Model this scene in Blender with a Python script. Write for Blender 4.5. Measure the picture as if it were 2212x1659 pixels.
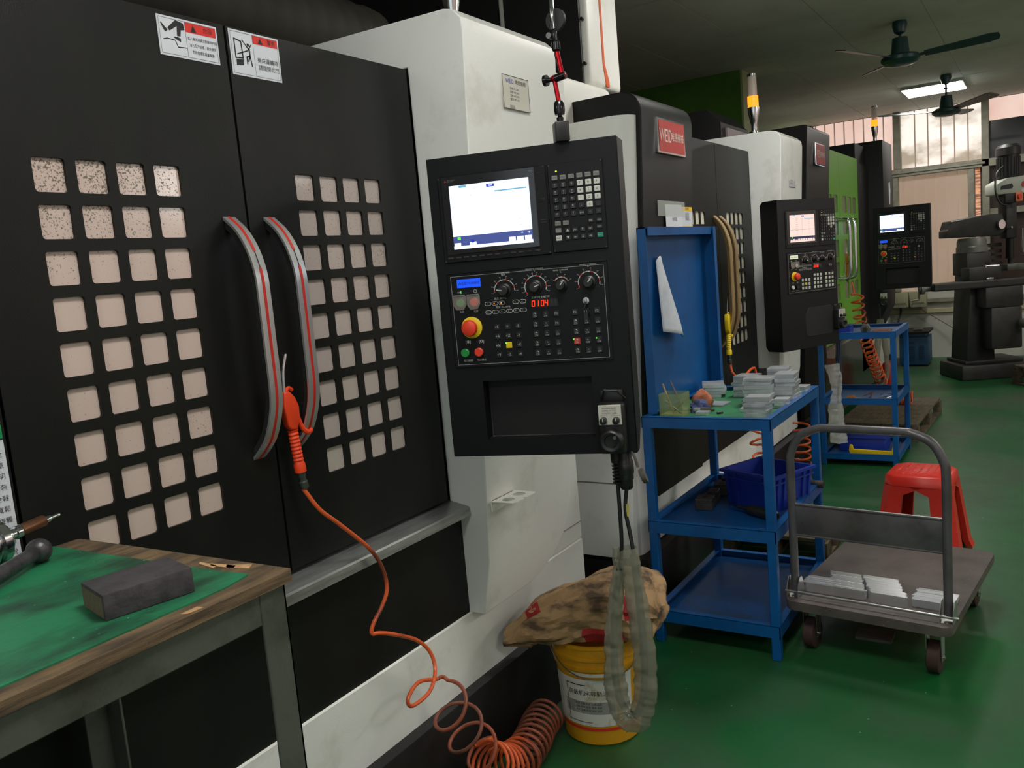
import bpy, bmesh, math, random
from mathutils import Vector, Matrix, Euler, noise
random.seed(7)
PI = math.pi
for o in list(bpy.data.objects): bpy.data.objects.remove(o)
S = bpy.context.scene
COL = S.collection

# ---------------------------------------------------------------- camera
cam_d = bpy.data.cameras.new('camera'); cam = bpy.data.objects.new('camera', cam_d); COL.objects.link(cam)
S.camera = cam
cam_d.sensor_fit = 'HORIZONTAL'; cam_d.sensor_width = 36.0
F_PX = 1825.0
cam_d.lens = F_PX / 2212.0 * 36.0
cam_d.clip_start = 0.02; cam_d.clip_end = 100
_px, _py = 1106.0, 829.5
def _dir(x, y): return Vector((x-_px, y-_py, F_PX)).normalized()
_X = _dir(2262, 488); _D = _dir(2300, 14600); _D = (_D - _X*_X.dot(_D)).normalized()
_Z = -_D; _Y = _Z.cross(_X)
# rows of R map camera axes (right, down, forward) to the world
R = Matrix((_X, _Y, _Z))
right = R @ Vector((1, 0, 0)); up = R @ Vector((0, -1, 0)); back = R @ Vector((0, 0, -1))
M = Matrix((right, up, back)).transposed().to_4x4()
M.translation = Vector((0, 0, 1.62))
cam.matrix_world = M

# ---------------------------------------------------------------- world, exposure
w = bpy.data.worlds.new('world'); S.world = w; w.use_nodes = True
w.node_tree.nodes['Background'].inputs[0].default_value = (0.55, 0.65, 0.8, 1)
w.node_tree.nodes['Background'].inputs[1].default_value = 0.25
S.view_settings.view_transform = 'Standard'; S.view_settings.look = 'None'
S.view_settings.exposure = 0.0; S.view_settings.gamma = 1.0
S.view_settings.use_curve_mapping = False

# ---------------------------------------------------------------- materials
def lin(c):
    return tuple((v/12.92 if v <= 0.04045 else ((v+0.055)/1.055)**2.4) for v in c)
def rgb(r, g, b): return lin((r/255, g/255, b/255))
MATS = {}
def mat(name, col, rough=0.5, metal=0.0, spec=0.5, col2=None, scale=8.0, thr=(0.45, 0.7), bump=0.0, bscale=60.0,
        emit=None, estr=0.0, alpha=1.0, trans=0.0, coat=0.0, stretch=(1, 1, 1), rough2=None, sss=0.0):
    m = bpy.data.materials.new(name); m.use_nodes = True
    nt = m.node_tree; b = nt.nodes['Principled BSDF']
    b.inputs['Base Color'].default_value = (*col, 1)
    b.inputs['Roughness'].default_value = rough
    b.inputs['Metallic'].default_value = metal
    b.inputs['Specular IOR Level'].default_value = spec
    b.inputs['Coat Weight'].default_value = coat
    b.inputs['Coat Roughness'].default_value = 0.15
    b.inputs['Transmission Weight'].default_value = trans
    b.inputs['Alpha'].default_value = alpha
    if emit:
        b.inputs['Emission Color'].default_value = (*emit, 1); b.inputs['Emission Strength'].default_value = estr
    tc = mp = None
    if col2 or bump or rough2 is not None:
        tc = nt.nodes.new('ShaderNodeTexCoord'); mp = nt.nodes.new('ShaderNodeMapping')
        mp.inputs['Scale'].default_value = stretch
        nt.links.new(tc.outputs['Object'], mp.inputs['Vector'])
    if col2 or rough2 is not None:
        n = nt.nodes.new('ShaderNodeTexNoise'); n.inputs['Scale'].default_value = scale
        n.inputs['Detail'].default_value = 6; n.inputs['Roughness'].default_value = 0.6
        nt.links.new(mp.outputs[0], n.inputs['Vector'])
        r = nt.nodes.new('ShaderNodeMapRange'); r.inputs[1].default_value = thr[0]; r.inputs[2].default_value = thr[1]
        nt.links.new(n.outputs['Fac'], r.inputs[0])
        if col2:
            mx = nt.nodes.new('ShaderNodeMix'); mx.data_type = 'RGBA'
            mx.inputs[6].default_value = (*col, 1); mx.inputs[7].default_value = (*col2, 1)
            nt.links.new(r.outputs[0], mx.inputs[0]); nt.links.new(mx.outputs[2], b.inputs['Base Color'])
        if rough2 is not None:
            r2 = nt.nodes.new('ShaderNodeMapRange'); r2.inputs[3].default_value = rough; r2.inputs[4].default_value = rough2
            nt.links.new(r.outputs[0], r2.inputs[0]); nt.links.new(r2.outputs[0], b.inputs['Roughness'])
    if bump:
        n2 = nt.nodes.new('ShaderNodeTexNoise'); n2.inputs['Scale'].default_value = bscale; n2.inputs['Detail'].default_value = 4
        nt.links.new(mp.outputs[0], n2.inputs['Vector'])
        bp = nt.nodes.new('ShaderNodeBump'); bp.inputs['Strength'].default_value = bump; bp.inputs['Distance'].default_value = 0.005
        nt.links.new(n2.outputs['Fac'], bp.inputs['Height']); nt.links.new(bp.outputs[0], b.inputs['Normal'])
    MATS[name] = m
    return m
BLK = mat('black_enamel', rgb(15, 16, 15), 0.42, spec=.28, col2=rgb(24, 25, 22), scale=5, thr=(.4, .75), bump=.15, bscale=500, stretch=(1, 1, .45))
BLKM = mat('black_matte', rgb(15, 15, 16), 0.55, bump=.05, bscale=300)
PENB = mat('pendant_black', rgb(13, 14, 16), 0.45, spec=.28, bump=.12, bscale=600)
DARK = mat('dark_recess', rgb(10, 10, 11), 0.6)
WHT = mat('white_enamel', rgb(236, 236, 230), 0.38, col2=rgb(214, 212, 200), scale=3.5, thr=(.55, .85), bump=.06, bscale=250)
WHT2 = mat('white_enamel_soiled', rgb(234, 236, 232), 0.4, col2=rgb(186, 182, 166), scale=4, thr=(.55, .9), bump=.06, bscale=250)
STEEL = mat('brushed_steel', rgb(178, 180, 178), 0.34, .75, col2=rgb(136, 138, 134), scale=9, thr=(.4, .7), stretch=(.5, 4, 4))
CHROME = mat('chrome', rgb(215, 217, 220), 0.14, 1.0)
ALU = mat('aluminium', rgb(222, 225, 230), 0.3, .62, col2=rgb(180, 184, 190), scale=20, thr=(.4, .7))
ALUD = mat('satin_aluminium', rgb(190, 194, 198), 0.4, .65)
SATIN = mat('satin_silver', rgb(205, 206, 206), 0.32, .75)
BRASS = mat('anodised_gold', rgb(206, 176, 130), 0.35, .6)
REDI = mat('red_inlay', rgb(190, 40, 28), 0.45)
ORNG = mat('orange_plastic', rgb(236, 70, 30), 0.4)
HOSE = mat('orange_hose', rgb(214, 92, 44), 0.35, col2=rgb(120, 60, 40), scale=5, thr=(.5, .62))
HOSEB = mat('orange_hose_soiled', rgb(160, 80, 54), 0.45, col2=rgb(84, 54, 42), scale=6, thr=(.4, .7))
BLUE = mat('blue_paint', rgb(0, 84, 150), 0.38, col2=rgb(2, 70, 128), scale=6, thr=(.4, .75), bump=.05, bscale=120)
BLUED = mat('blue_shelf', rgb(6, 66, 122), 0.42, col2=rgb(34, 52, 78), scale=4, thr=(.5, .72))
BLUEP = mat('blue_plastic', rgb(24, 50, 150), 0.42)
GRNM = mat('green_mat', rgb(34, 122, 82), 0.5, col2=rgb(24, 50, 38), scale=6, thr=(.44, .66), stretch=(1, 1.8, 1), bump=.1, bscale=90)
GRN3 = mat('green_enamel', rgb(116, 184, 56), 0.4)
WOOD = mat('plywood_edge', rgb(120, 98, 70), 0.65, col2=rgb(56, 46, 36), scale=6, thr=(.35, .65), stretch=(1.2, 6, 22), bump=.3, bscale=60)
WOODL = mat('pale_split_wood', rgb(196, 158, 112), 0.7, col2=rgb(150, 118, 82), scale=20)
PALW = mat('weathered_pallet_wood', rgb(104, 92, 72), 0.75, col2=rgb(62, 54, 42), scale=5, thr=(.35, .7), stretch=(2, 8, 8), bump=.3, bscale=50)
IRON = mat('oily_grey_steel', rgb(96, 100, 92), 0.42, .35, col2=rgb(62, 62, 52), scale=7, thr=(.45, .7), bump=.15, bscale=80)
CAST = mat('cast_iron', rgb(74, 71, 68), 0.5, .5, col2=rgb(36, 34, 32), scale=14, thr=(.4, .7), bump=.3, bscale=90)
MILL = mat('mill_grey', rgb(52, 52, 50), 0.45, .2, col2=rgb(34, 33, 31), scale=6)
MILL2 = mat('mill_light_grey', rgb(120, 122, 116), 0.45, .2)
TROL = mat('trolley_grey', rgb(96, 94, 96), 0.34, .25, col2=rgb(72, 70, 71), scale=8, bump=.1, bscale=300)
DECK = mat('deck_grey', rgb(96, 88, 84), 0.5, .1, col2=rgb(70, 64, 62), scale=6, thr=(.4, .7), bump=.4, bscale=260)
ZINC = mat('zinc', rgb(190, 190, 188), 0.28, 1.0)
RUBR = mat('dark_rubber', rgb(60, 40, 36), 0.7)
REDP = mat('red_plastic', rgb(200, 42, 30), 0.38)
YELP = mat('yellow_plastic', rgb(204, 148, 24), 0.4, col2=rgb(150, 106, 26), scale=6, thr=(.5, .8))
YELB = mat('bright_yellow', rgb(226, 196, 24), 0.4)
PAPER = mat('paper', rgb(214, 218, 222), 0.6)
KRAFT = mat('kraft_paper', rgb(172, 138, 98), 0.75, col2=rgb(84, 66, 50), scale=11, thr=(.47, .62), stretch=(1, .6, 1.5), bump=.3, bscale=40)
KRED = mat('kraft_red_print', rgb(160, 30, 34), 0.7)
BLKP = mat('black_plastic', rgb(28, 28, 29), 0.4)
KEYB = mat('key_black', rgb(18, 18, 19), 0.35)
KEYG = mat('key_grey', rgb(120, 120, 116), 0.4)
KEYW = mat('key_white', rgb(196, 196, 188), 0.4)
INK = mat('ink_black', rgb(28, 28, 30), 0.6)
INKW = mat('ink_white', rgb(190, 192, 188), 0.6)
INKR = mat('ink_red', rgb(206, 42, 34), 0.5)
STK = mat('sticker_white', rgb(206, 210, 218), 0.4)
SILV = mat('silver_plate', rgb(214, 212, 200), 0.3, .3)
REDPL = mat('red_badge', rgb(168, 36, 34), 0.35)
GBTN = mat('green_button', rgb(30, 140, 60), 0.35)
RBTN = mat('red_button', rgb(226, 62, 40), 0.35)
TEAL = mat('fan_teal', rgb(28, 62, 62), 0.35)
def glow(name, c, s): return mat(name, (0, 0, 0), 0.4, emit=c, estr=s)
G_SCR = glow('screen_glow', rgb(226, 238, 255), 1.5)
G_SCRB = glow('screen_bar', rgb(92, 108, 190), .6)
G_SCRP = glow('screen_pink_glow', rgb(255, 226, 214), 1.0)
G_SCRD = glow('screen_dark_bar', rgb(44, 50, 90), .6)
G_BLUE = glow('lcd_blue', rgb(20, 84, 255), 1.1)
G_BLK = glow('lcd_dark', rgb(8, 14, 60), .3)
G_RED = glow('led_red', rgb(255, 44, 20), 2.5)
G_GRN = glow('led_green', rgb(90, 255, 60), 1.6)
G_ORG = glow('led_orange', rgb(255, 140, 40), 1.6)
G_AMB = glow('amber_lamp_glow', rgb(255, 128, 24), 2.4)
G_CYAN = glow('screen_cyan', rgb(120, 190, 230), .9)
LAMP = glow('led_panel_glow', (1.0, .975, .92), 31)
def glassy(name, c, rough, alpha, thick=False):
    m = mat(name, c, rough, trans=1.0 if thick else 0.0, alpha=alpha, spec=.6); return m
PLAST = glassy('cloudy_plastic_film', rgb(138, 138, 120), .22, .6)
PLASTC = glassy('clear_plastic_film', rgb(220, 224, 216), .15, .3)
TUB = glassy('yellowish_clear_tub', rgb(150, 166, 110), .15, .36)
CLR = glassy('clear_lens', rgb(200, 190, 180), .1, .45)

def flecks(m, scale, r, col, gate=.5, gs=3.0):
    nt = m.node_tree; b = nt.nodes['Principled BSDF']; old = b.inputs['Base Color'].links[0].from_socket
    mp = [n for n in nt.nodes if n.type == 'MAPPING'][0]
    vn = nt.nodes.new('ShaderNodeTexVoronoi'); vn.inputs['Scale'].default_value = scale; nt.links.new(mp.outputs[0], vn.inputs['Vector'])
    lt = nt.nodes.new('ShaderNodeMath'); lt.operation = 'LESS_THAN'; lt.inputs[1].default_value = r; nt.links.new(vn.outputs['Distance'], lt.inputs[0])
    wn = nt.nodes.new('ShaderNodeTexNoise'); wn.inputs['Scale'].default_value = gs; nt.links.new(mp.outputs[0], wn.inputs['Vector'])
    gt = nt.nodes.new('ShaderNodeMath'); gt.operation = 'GREATER_THAN'; gt.inputs[1].default_value = gate; nt.links.new(wn.outputs['Fac'], gt.inputs[0])
    ml = nt.nodes.new('ShaderNodeMath'); ml.operation = 'MULTIPLY'; nt.links.new(lt.outputs[0], ml.inputs[0]); nt.links.new(gt.outputs[0], ml.inputs[1])
    mx = nt.nodes.new('ShaderNodeMix'); mx.data_type = 'RGBA'; mx.inputs[7].default_value = (*col, 1)
    nt.links.new(ml.outputs[0], mx.inputs[0]); nt.links.new(old, mx.inputs[6]); nt.links.new(mx.outputs[2], b.inputs['Base Color'])
flecks(GRNM, 45, .07, rgb(170, 190, 180), .5, 6); flecks(DECK, 60, .08, rgb(170, 160, 150), .52, 4); flecks(BLUED, 40, .05, rgb(170, 180, 190), .55, 5)
# window panes of the machine doors: grimy glass with oily specks, some with reflections painted into the base
def pane_mat(name, base, speck, amt, top=0):
    m = mat(name, base, 0.16, spec=.8, coat=.6)
    nt = m.node_tree; b = nt.nodes['Principled BSDF']
    tc = nt.nodes.new('ShaderNodeTexCoord')
    n = nt.nodes.new('ShaderNodeTexNoise'); n.inputs['Scale'].default_value = 260; n.inputs['Detail'].default_value = 5
    n2 = nt.nodes.new('ShaderNodeTexNoise'); n2.inputs['Scale'].default_value = 2.6; n2.inputs['Detail'].default_value = 2
    nt.links.new(tc.outputs['Object'], n.inputs[0]); nt.links.new(tc.outputs['Object'], n2.inputs[0])
    # grime collects towards the upper rows (height of the pane above the floor)
    sp = nt.nodes.new('ShaderNodeSeparateXYZ'); nt.links.new(tc.outputs['Object'], sp.inputs[0])
    hz = nt.nodes.new('ShaderNodeMapRange'); hz.inputs[1].default_value = 1.55; hz.inputs[2].default_value = 1.95; hz.inputs[3].default_value = 0; hz.inputs[4].default_value = .12
    nt.links.new(sp.outputs['Z'], hz.inputs[0])
    a = nt.nodes.new('ShaderNodeMath'); a.operation = 'MULTIPLY_ADD'; a.inputs[1].default_value = .45
    nt.links.new(n2.outputs['Fac'], a.inputs[0]); nt.links.new(n.outputs['Fac'], a.inputs[2])
    a2 = nt.nodes.new('ShaderNodeMath'); a2.operation = 'ADD'; nt.links.new(a.outputs[0], a2.inputs[0]); nt.links.new(hz.outputs[0], a2.inputs[1])
    r = nt.nodes.new('ShaderNodeMapRange'); r.inputs[1].default_value = amt; r.inputs[2].default_value = amt + .07
    nt.links.new(a2.outputs[0], r.inputs[0])
    mx = nt.nodes.new('ShaderNodeMix'); mx.data_type = 'RGBA'; mx.inputs[6].default_value = (*base, 1); mx.inputs[7].default_value = (*speck, 1)
    nt.links.new(r.outputs[0], mx.inputs[0]); nt.links.new(mx.outputs[2], b.inputs['Base Color'])
    rr = nt.nodes.new('ShaderNodeMapRange'); rr.inputs[3].default_value = .12; rr.inputs[4].default_value = .6
    nt.links.new(r.outputs[0], rr.inputs[0]); nt.links.new(rr.outputs[0], b.inputs['Roughness'])
    return m
PANE = pane_mat('grimy_pane_pink_reflection', rgb(204, 184, 174), rgb(104, 92, 80), .91)  # pink base paints in the reflection of the daylit windows; specks are grime
PANEB = pane_mat('oily_pane_dim_reflection', rgb(184, 172, 166), rgb(140, 112, 78), .90)  # greyer base paints in a weaker reflection; tan specks are oily film
PANE2 = pane_mat('cream_pane', rgb(224, 220, 198), rgb(150, 140, 110), 1.0)

# ---------------------------------------------------------------- mesh builder
def axis_frame(d):
    d = Vector(d).normalized()
    a = Vector((0, 0, 1)) if abs(d.z) < .9 else Vector((1, 0, 0))
    x = a.cross(d).normalized(); y = d.cross(x)
    return Matrix((x, y, d)).transposed()
class MB:
    def __init__(s): s.bm = bmesh.new(); s.mi = 0; s.T = Matrix.Identity(4)
    def v(s, p): return s.bm.verts.new(s.T @ Vector(p))
    def f(s, vs):
        try: fc = s.bm.faces.new(vs)
        except ValueError: return None
        fc.material_index = s.mi; return fc
    def poly(s, pts): return s.f([s.v(p) for p in pts])
    def box(s, x0, x1, y0, y1, z0, z1, bev=0, seg=2):
        vs = [s.v(p) for p in ((x0,y0,z0),(x1,y0,z0),(x1,y1,z0),(x0,y1,z0),(x0,y0,z1),(x1,y0,z1),(x1,y1,z1),(x0,y1,z1))]
        fs = [s.f([vs[i] for i in q]) for q in ((0,3,2,1),(4,5,6,7),(0,1,5,4),(1,2,6,5),(2,3,7,6),(3,0,4,7))]
        if bev:
            ed = set(e for f in fs if f for e in f.edges)
            r = bmesh.ops.bevel(s.bm, geom=list(ed), offset=bev, segments=seg, profile=.5, affect='EDGES')
            for f in r['faces']: f.material_index = s.mi
        return s
    def cbox(s, c, d, bev=0, seg=2):
        return s.box(c[0]-d[0]/2, c[0]+d[0]/2, c[1]-d[1]/2, c[1]+d[1]/2, c[2]-d[2]/2, c[2]+d[2]/2, bev, seg)
    def ring(s, c, F, r, n, r2=None):
        r2 = r if r2 is None else r2
        return [s.v(Vector(c) + F @ Vector((r*math.cos(2*PI*i/n), r2*math.sin(2*PI*i/n), 0))) for i in range(n)]
    def bridge(s, a, b):
        n = len(a)
        for i in range(n): s.f([a[i], a[(i+1) % n], b[(i+1) % n], b[i]])
    def cyl(s, p0, p1, r0, r1=None, n=20, cap=True):
        r1 = r0 if r1 is None else r1
        p0 = Vector(p0); p1 = Vector(p1); F = axis_frame(p1-p0)
        a = s.ring(p0, F, r0, n); b = s.ring(p1, F, r1, n); s.bridge(a, b)
        if cap: s.f(a[::-1]); s.f(b)
        return s
    def lathe(s, prof, o=(0,0,0), d=(0,0,1), n=24, cap=True):
        F = axis_frame(d); o = Vector(o); d = Vector(d).normalized(); rs = []
        for r, h in prof: rs.append(s.ring(o+d*h, F, max(r, 1e-4), n))
        for a, b in zip(rs, rs[1:]): s.bridge(a, b)
        if cap: s.f(rs[0][::-1]); s.f(rs[-1])
        return s
    def tube(s, pts, r, n=10, cap=True, closed=False, flat=1.0):
        pts = [Vector(p) for p in pts]; N = len(pts); rs = []; prev = None
        for i, p in enumerate(pts):
            t = (pts[min(i+1, N-1)] - pts[max(i-1, 0)]).normalized()
            if prev is None: F = axis_frame(t); x = F.col[0].copy()
            else:
                x = prev - t*prev.dot(t)
                if x.length < 1e-5: x = axis_frame(t).col[0].copy()
                x.normalize()
            prev = x; y = t.cross(x)
            rr = r[i] if isinstance(r, (list, tuple)) else r
            rs.append([s.v(p + x*rr*math.cos(2*PI*k/n) + y*rr*flat*math.sin(2*PI*k/n)) for k in range(n)])
        for a, b in zip(rs, rs[1:]): s.bridge(a, b)
        if cap: s.f(rs[0][::-1]); s.f(rs[-1])
        return s
    def prism(s, pts, a0, a1, ax='y', bev=0):
        # pts are 2D; ax='y': (x,z) swept in y; ax='x': (y,z) in x; ax='z': (x,y) in z
        def P(p, a): return {'y': (p[0], a, p[1]), 'x': (a, p[0], p[1]), 'z': (p[0], p[1], a)}[ax]
        A = [s.v(P(p, a0)) for p in pts]; B = [s.v(P(p, a1)) for p in pts]; n = len(pts)
        fs = [s.f(A[::-1]), s.f(B)] + [s.f([A[i], A[(i+1) % n], B[(i+1) % n], B[i]]) for i in range(n)]
        if bev:
            ed = set(e for f in fs if f for e in f.edges)
            r = bmesh.ops.bevel(s.bm, geom=list(ed), offset=bev, segments=2, profile=.5, affect='EDGES')
            for f in r['faces']: f.material_index = s.mi
        return s
    def sphere(s, c, r, n=16, sc=(1,1,1)):
        c = Vector(c); rs = []
        for j in range(1, n//2):
            th = PI*j/(n//2)
            rs.append([s.v(c + Vector((r*math.sin(th)*math.cos(2*PI*i/n)*sc[0], r*math.sin(th)*math.sin(2*PI*i/n)*sc[1], r*math.cos(th)*sc[2]))) for i in range(n)])
        for a, b in zip(rs, rs[1:]): s.bridge(b, a)
        t = s.v(c+Vector((0,0,r*sc[2]))); u = s.v(c-Vector((0,0,r*sc[2])))
        for i in range(n): s.f([t, rs[0][i], rs[0][(i+1) % n]]); s.f([u, rs[-1][(i+1) % n], rs[-1][i]])
        return s
    def rrect(s, cx, cz, w_, h_, r, y0, y1, n=4, corners=(1,1,1,1)):
        pts = []
        for k, (sx, sz) in enumerate(((1,1),(-1,1),(-1,-1),(1,-1))):
            rr = r*corners[k]
            if rr < 1e-5: pts.append((cx+sx*w_/2, cz+sz*h_/2)); continue
            for i in range(n+1):
                a = PI/2*k + PI/2*i/n
                pts.append((cx+sx*(w_/2-rr)+rr*math.cos(a), cz+sz*(h_/2-rr)+rr*math.sin(a)))
        return s.prism(pts, y0, y1, 'y')
    def text(s, txt, x, z, size, y=0.0, align='CENTER', sx=1.0, thick=0.0):
        vs, fs = glyphs(txt, align)
        V = [s.v((x+p[0]*size*sx, y, z+p[1]*size)) for p in vs]
        for f in fs: s.f([V[i] for i in f])
        return s
    def build(s, name, mats, parent=None, smooth=35, loc=None):
        bm = s.bm
        bmesh.ops.recalc_face_normals(bm, faces=bm.faces)
        if loc is None:
            if parent is not None: loc = WL[parent.name]
            else:
                if bm.verts:
                    xs = [v.co.x for v in bm.verts]; ys = [v.co.y for v in bm.verts]; zs = [v.co.z for v in bm.verts]
                    loc = Vector(((min(xs)+max(xs))/2, (min(ys)+max(ys))/2, min(zs)))
        loc = Vector(loc)
        bmesh.ops.translate(bm, verts=bm.verts, vec=-loc)
        me = bpy.data.meshes.new(name); bm.to_mesh(me); bm.free()
        for m in (mats if isinstance(mats, (list, tuple)) else [mats]): me.materials.append(m)
        if smooth:
            for p in me.polygons: p.use_smooth = True
            me.set_sharp_from_angle(angle=math.radians(smooth))
        o = bpy.data.objects.new(name, me); COL.objects.link(o)
        if parent is not None:
            o.parent = parent; o.location = loc - WL[parent.name]
        else: o.location = loc
        WL[o.name] = loc
        return o
WL = {}
GC = {}
def glyphs(txt, align):
    k = (txt, align)
    if k in GC: return GC[k]
    c = bpy.data.curves.new('t', 'FONT'); c.body = txt; c.size = 1.0; c.align_x = align; c.align_y = 'CENTER'; c.resolution_u = 1
    o = bpy.data.objects.new('t', c); COL.objects.link(o)
    me = bpy.data.meshes.new_from_object(o)
    r = ([tuple(v.co[:2]) for v in me.vertices], [tuple(p.vertices) for p in me.polygons])
    bpy.data.objects.remove(o); bpy.data.meshes.remove(me); bpy.data.curves.remove(c)
    GC[k] = r
    return r
def tag(o, label, cat, group=None, kind=None):
    if label: o['label'] = label
    if cat: o['category'] = cat
    if group: o['group'] = group
    if kind: o['kind'] = kind
    return o
def thing(name, label, cat, loc=(0,0,0), group=None):
    o = bpy.data.objects.new(name, None); COL.objects.link(o); o.location = loc; o.empty_display_size = .05
    WL[o.name] = Vector(loc)
    return tag(o, label, cat, group)
def struct(o): o['kind'] = 'structure'; return o
KIDS = {}
def copy_tree(o, parent=None):
    c = o.copy(); COL.objects.link(c)
    if parent is not None: c.parent = parent
    for ch in [k for k in ALLK(o)]: copy_tree(ch, c)
    return c
def ALLK(o): return [k for k in bpy.data.objects if k.parent == o]
def one(mb, name, mats, label, cat, group=None, **k):
    o = mb.build(name, mats, **k); return tag(o, label, cat, group)
def spline(pts, n=8):
    pts = [Vector(p) for p in pts]; out = []
    P = [pts[0]*2-pts[1]] + pts + [pts[-1]*2-pts[-2]]
    for i in range(1, len(P)-2):
        for k in range(n):
            t = k/n; a, b, c, d = P[i-1], P[i], P[i+1], P[i+2]
            out.append(.5*((2*b)+(-a+c)*t+(2*a-5*b+4*c-d)*t*t+(-a+3*b-3*c+d)*t**3))
    out.append(pts[-1]); return out
def coil(axis_pts, R_, turns, n=18, ph=0.0, rz=None):
    ax = spline(axis_pts, 12); L = [0]
    for a, b in zip(ax, ax[1:]): L.append(L[-1]+(b-a).length)
    out = []; N = int(turns*n); prev = None
    for i in range(N+1):
        s_ = L[-1]*i/N; j = 0
        while j < len(L)-2 and L[j+1] < s_: j += 1
        t = (s_-L[j])/max(L[j+1]-L[j], 1e-9); p = ax[j].lerp(ax[j+1], t)
        d = (ax[min(j+1, len(ax)-1)]-ax[j]).normalized()
        if prev is None: x = axis_frame(d).col[0].copy()
        else: x = (prev - d*prev.dot(d)).normalized()
        prev = x; y = d.cross(x); a = 2*PI*i/n + ph
        rr = R_ if not callable(R_) else R_(i/N)
        out.append(p + x*rr*math.cos(a) + y*rr*math.sin(a))
    return out
ORD = ['first','second','third','fourth','fifth','sixth','seventh','eighth','ninth','tenth','eleventh','twelfth','thirteenth','fourteenth','fifteenth','sixteenth']
# ================================================================ ROOM
X0, X1, Y0, Y1, CZ = -3.0, 12.6, -3.6, 4.4, 3.27
FLOOR = mat('green_epoxy_floor', rgb(16, 88, 42), 0.36, col2=rgb(52, 68, 48), scale=.9, thr=(.44, .68), rough2=.55, bump=.03, bscale=30)
nt = FLOOR.node_tree; b = nt.nodes['Principled BSDF']
# swarf flecks scattered on the floor
old = b.inputs['Base Color'].links[0].from_socket
vn = nt.nodes.new('ShaderNodeTexVoronoi'); vn.inputs['Scale'].default_value = 16
tcn = [n for n in nt.nodes if n.type == 'MAPPING'][0]
nt.links.new(tcn.outputs[0], vn.inputs['Vector'])
lt = nt.nodes.new('ShaderNodeMath'); lt.operation = 'LESS_THAN'; lt.inputs[1].default_value = .035
nt.links.new(vn.outputs['Distance'], lt.inputs[0])
wn = nt.nodes.new('ShaderNodeTexNoise'); wn.inputs['Scale'].default_value = 3.1; nt.links.new(tcn.outputs[0], wn.inputs['Vector'])
gt = nt.nodes.new('ShaderNodeMath'); gt.operation = 'GREATER_THAN'; gt.inputs[1].default_value = .54; nt.links.new(wn.outputs['Fac'], gt.inputs[0])
ml = nt.nodes.new('ShaderNodeMath'); ml.operation = 'MULTIPLY'; nt.links.new(lt.outputs[0], ml.inputs[0]); nt.links.new(gt.outputs[0], ml.inputs[1])
mx = nt.nodes.new('ShaderNodeMix'); mx.data_type = 'RGBA'; mx.inputs[7].default_value = (.5, .55, .5, 1)
nt.links.new(ml.outputs[0], mx.inputs[0]); nt.links.new(old, mx.inputs[6]); nt.links.new(mx.outputs[2], b.inputs['Base Color'])
m = MB(); m.box(X0-.2, X1+.2, Y0-.2, Y1+.2, -.1, 0); struct(m.build('floor', FLOOR, smooth=0, loc=(0,0,0)))

# tiled ceiling: boards with open joints
CEIL = mat('ceiling_board', rgb(208, 208, 198), 0.75, col2=rgb(190, 190, 180), scale=1.3, thr=(.4, .7))
CEILJ = mat('ceiling_joint', rgb(52, 50, 45), .8)
CTRIM = mat('ceiling_t_bar', rgb(176, 174, 160), .5)
m = MB(); m.mi = 1; m.box(X0, X1+.2, Y0-.2, Y1+.2, CZ+.012, CZ+.1); m.mi = 0
ys = [.75+.645*k for k in range(-7, 7)]; xs = [.35+1.27*k for k in range(-3, 11)]
ys = [Y0] + [y for y in ys if Y0 < y < Y1] + [Y1]; xs = [X0] + [x for x in xs if X0 < x < X1] + [X1]
LP = [(10.95, 1.07), (6.2, -2.4), (1.1, .35), (4.5, .75), (-1.6, .3), (9.3, -1.8), (1.0, -2.6), (5.6, -2.9), (-1.6, 2.9)]
for i in range(len(ys)-1):
    for j in range(len(xs)-1):
        m.box(xs[j]+.004, xs[j+1]-.004, ys[i]+.004, ys[i+1]-.004, CZ, CZ+.012)
m.mi = 2
for y in ys[1:-1]: m.box(X0, X1, y-.004, y+.004, CZ+.004, CZ+.011)
struct(m.build('ceiling', [CEIL, CEILJ, CTRIM], smooth=0))

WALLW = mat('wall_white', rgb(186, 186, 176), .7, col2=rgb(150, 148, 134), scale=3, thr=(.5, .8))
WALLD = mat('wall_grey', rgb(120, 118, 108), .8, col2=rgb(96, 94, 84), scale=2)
ALF = mat('window_frame_aluminium', rgb(150, 148, 134), .5, .3, col2=rgb(120, 116, 100), scale=6)
ALD = mat('window_frame_dark', rgb(52, 48, 42), .6)
DGL = mat('dark_glass', rgb(16, 17, 19), .2, spec=.8)
def panel_glow(name, c1, c2, st, scale=1.5, thr=(.35, .7), stretch=(1, 1, 1)):
    mm = mat(name, rgb(150, 130, 120), .35, emit=c1, estr=st)
    t = mm.node_tree; bb = t.nodes['Principled BSDF']
    tc = t.nodes.new('ShaderNodeTexCoord'); mp = t.nodes.new('ShaderNodeMapping'); mp.inputs['Scale'].default_value = stretch
    n = t.nodes.new('ShaderNodeTexNoise'); n.inputs['Scale'].default_value = scale; n.inputs['Detail'].default_value = 5
    r = t.nodes.new('ShaderNodeMapRange'); r.inputs[1].default_value = thr[0]; r.inputs[2].default_value = thr[1]
    x = t.nodes.new('ShaderNodeMix'); x.data_type = 'RGBA'; x.inputs[6].default_value = (*c1, 1); x.inputs[7].default_value = (*c2, 1)
    t.links.new(tc.outputs['Object'], mp.inputs[0]); t.links.new(mp.outputs[0], n.inputs[0]); t.links.new(n.outputs['Fac'], r.inputs[0])
    t.links.new(r.outputs[0], x.inputs[0]); t.links.new(x.outputs[2], bb.inputs['Emission Color'])
    return mm
PINKW = panel_glow('daylit_pink_panel', rgb(232, 204, 192), rgb(206, 164, 146), 1.05, 1.2)
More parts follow.
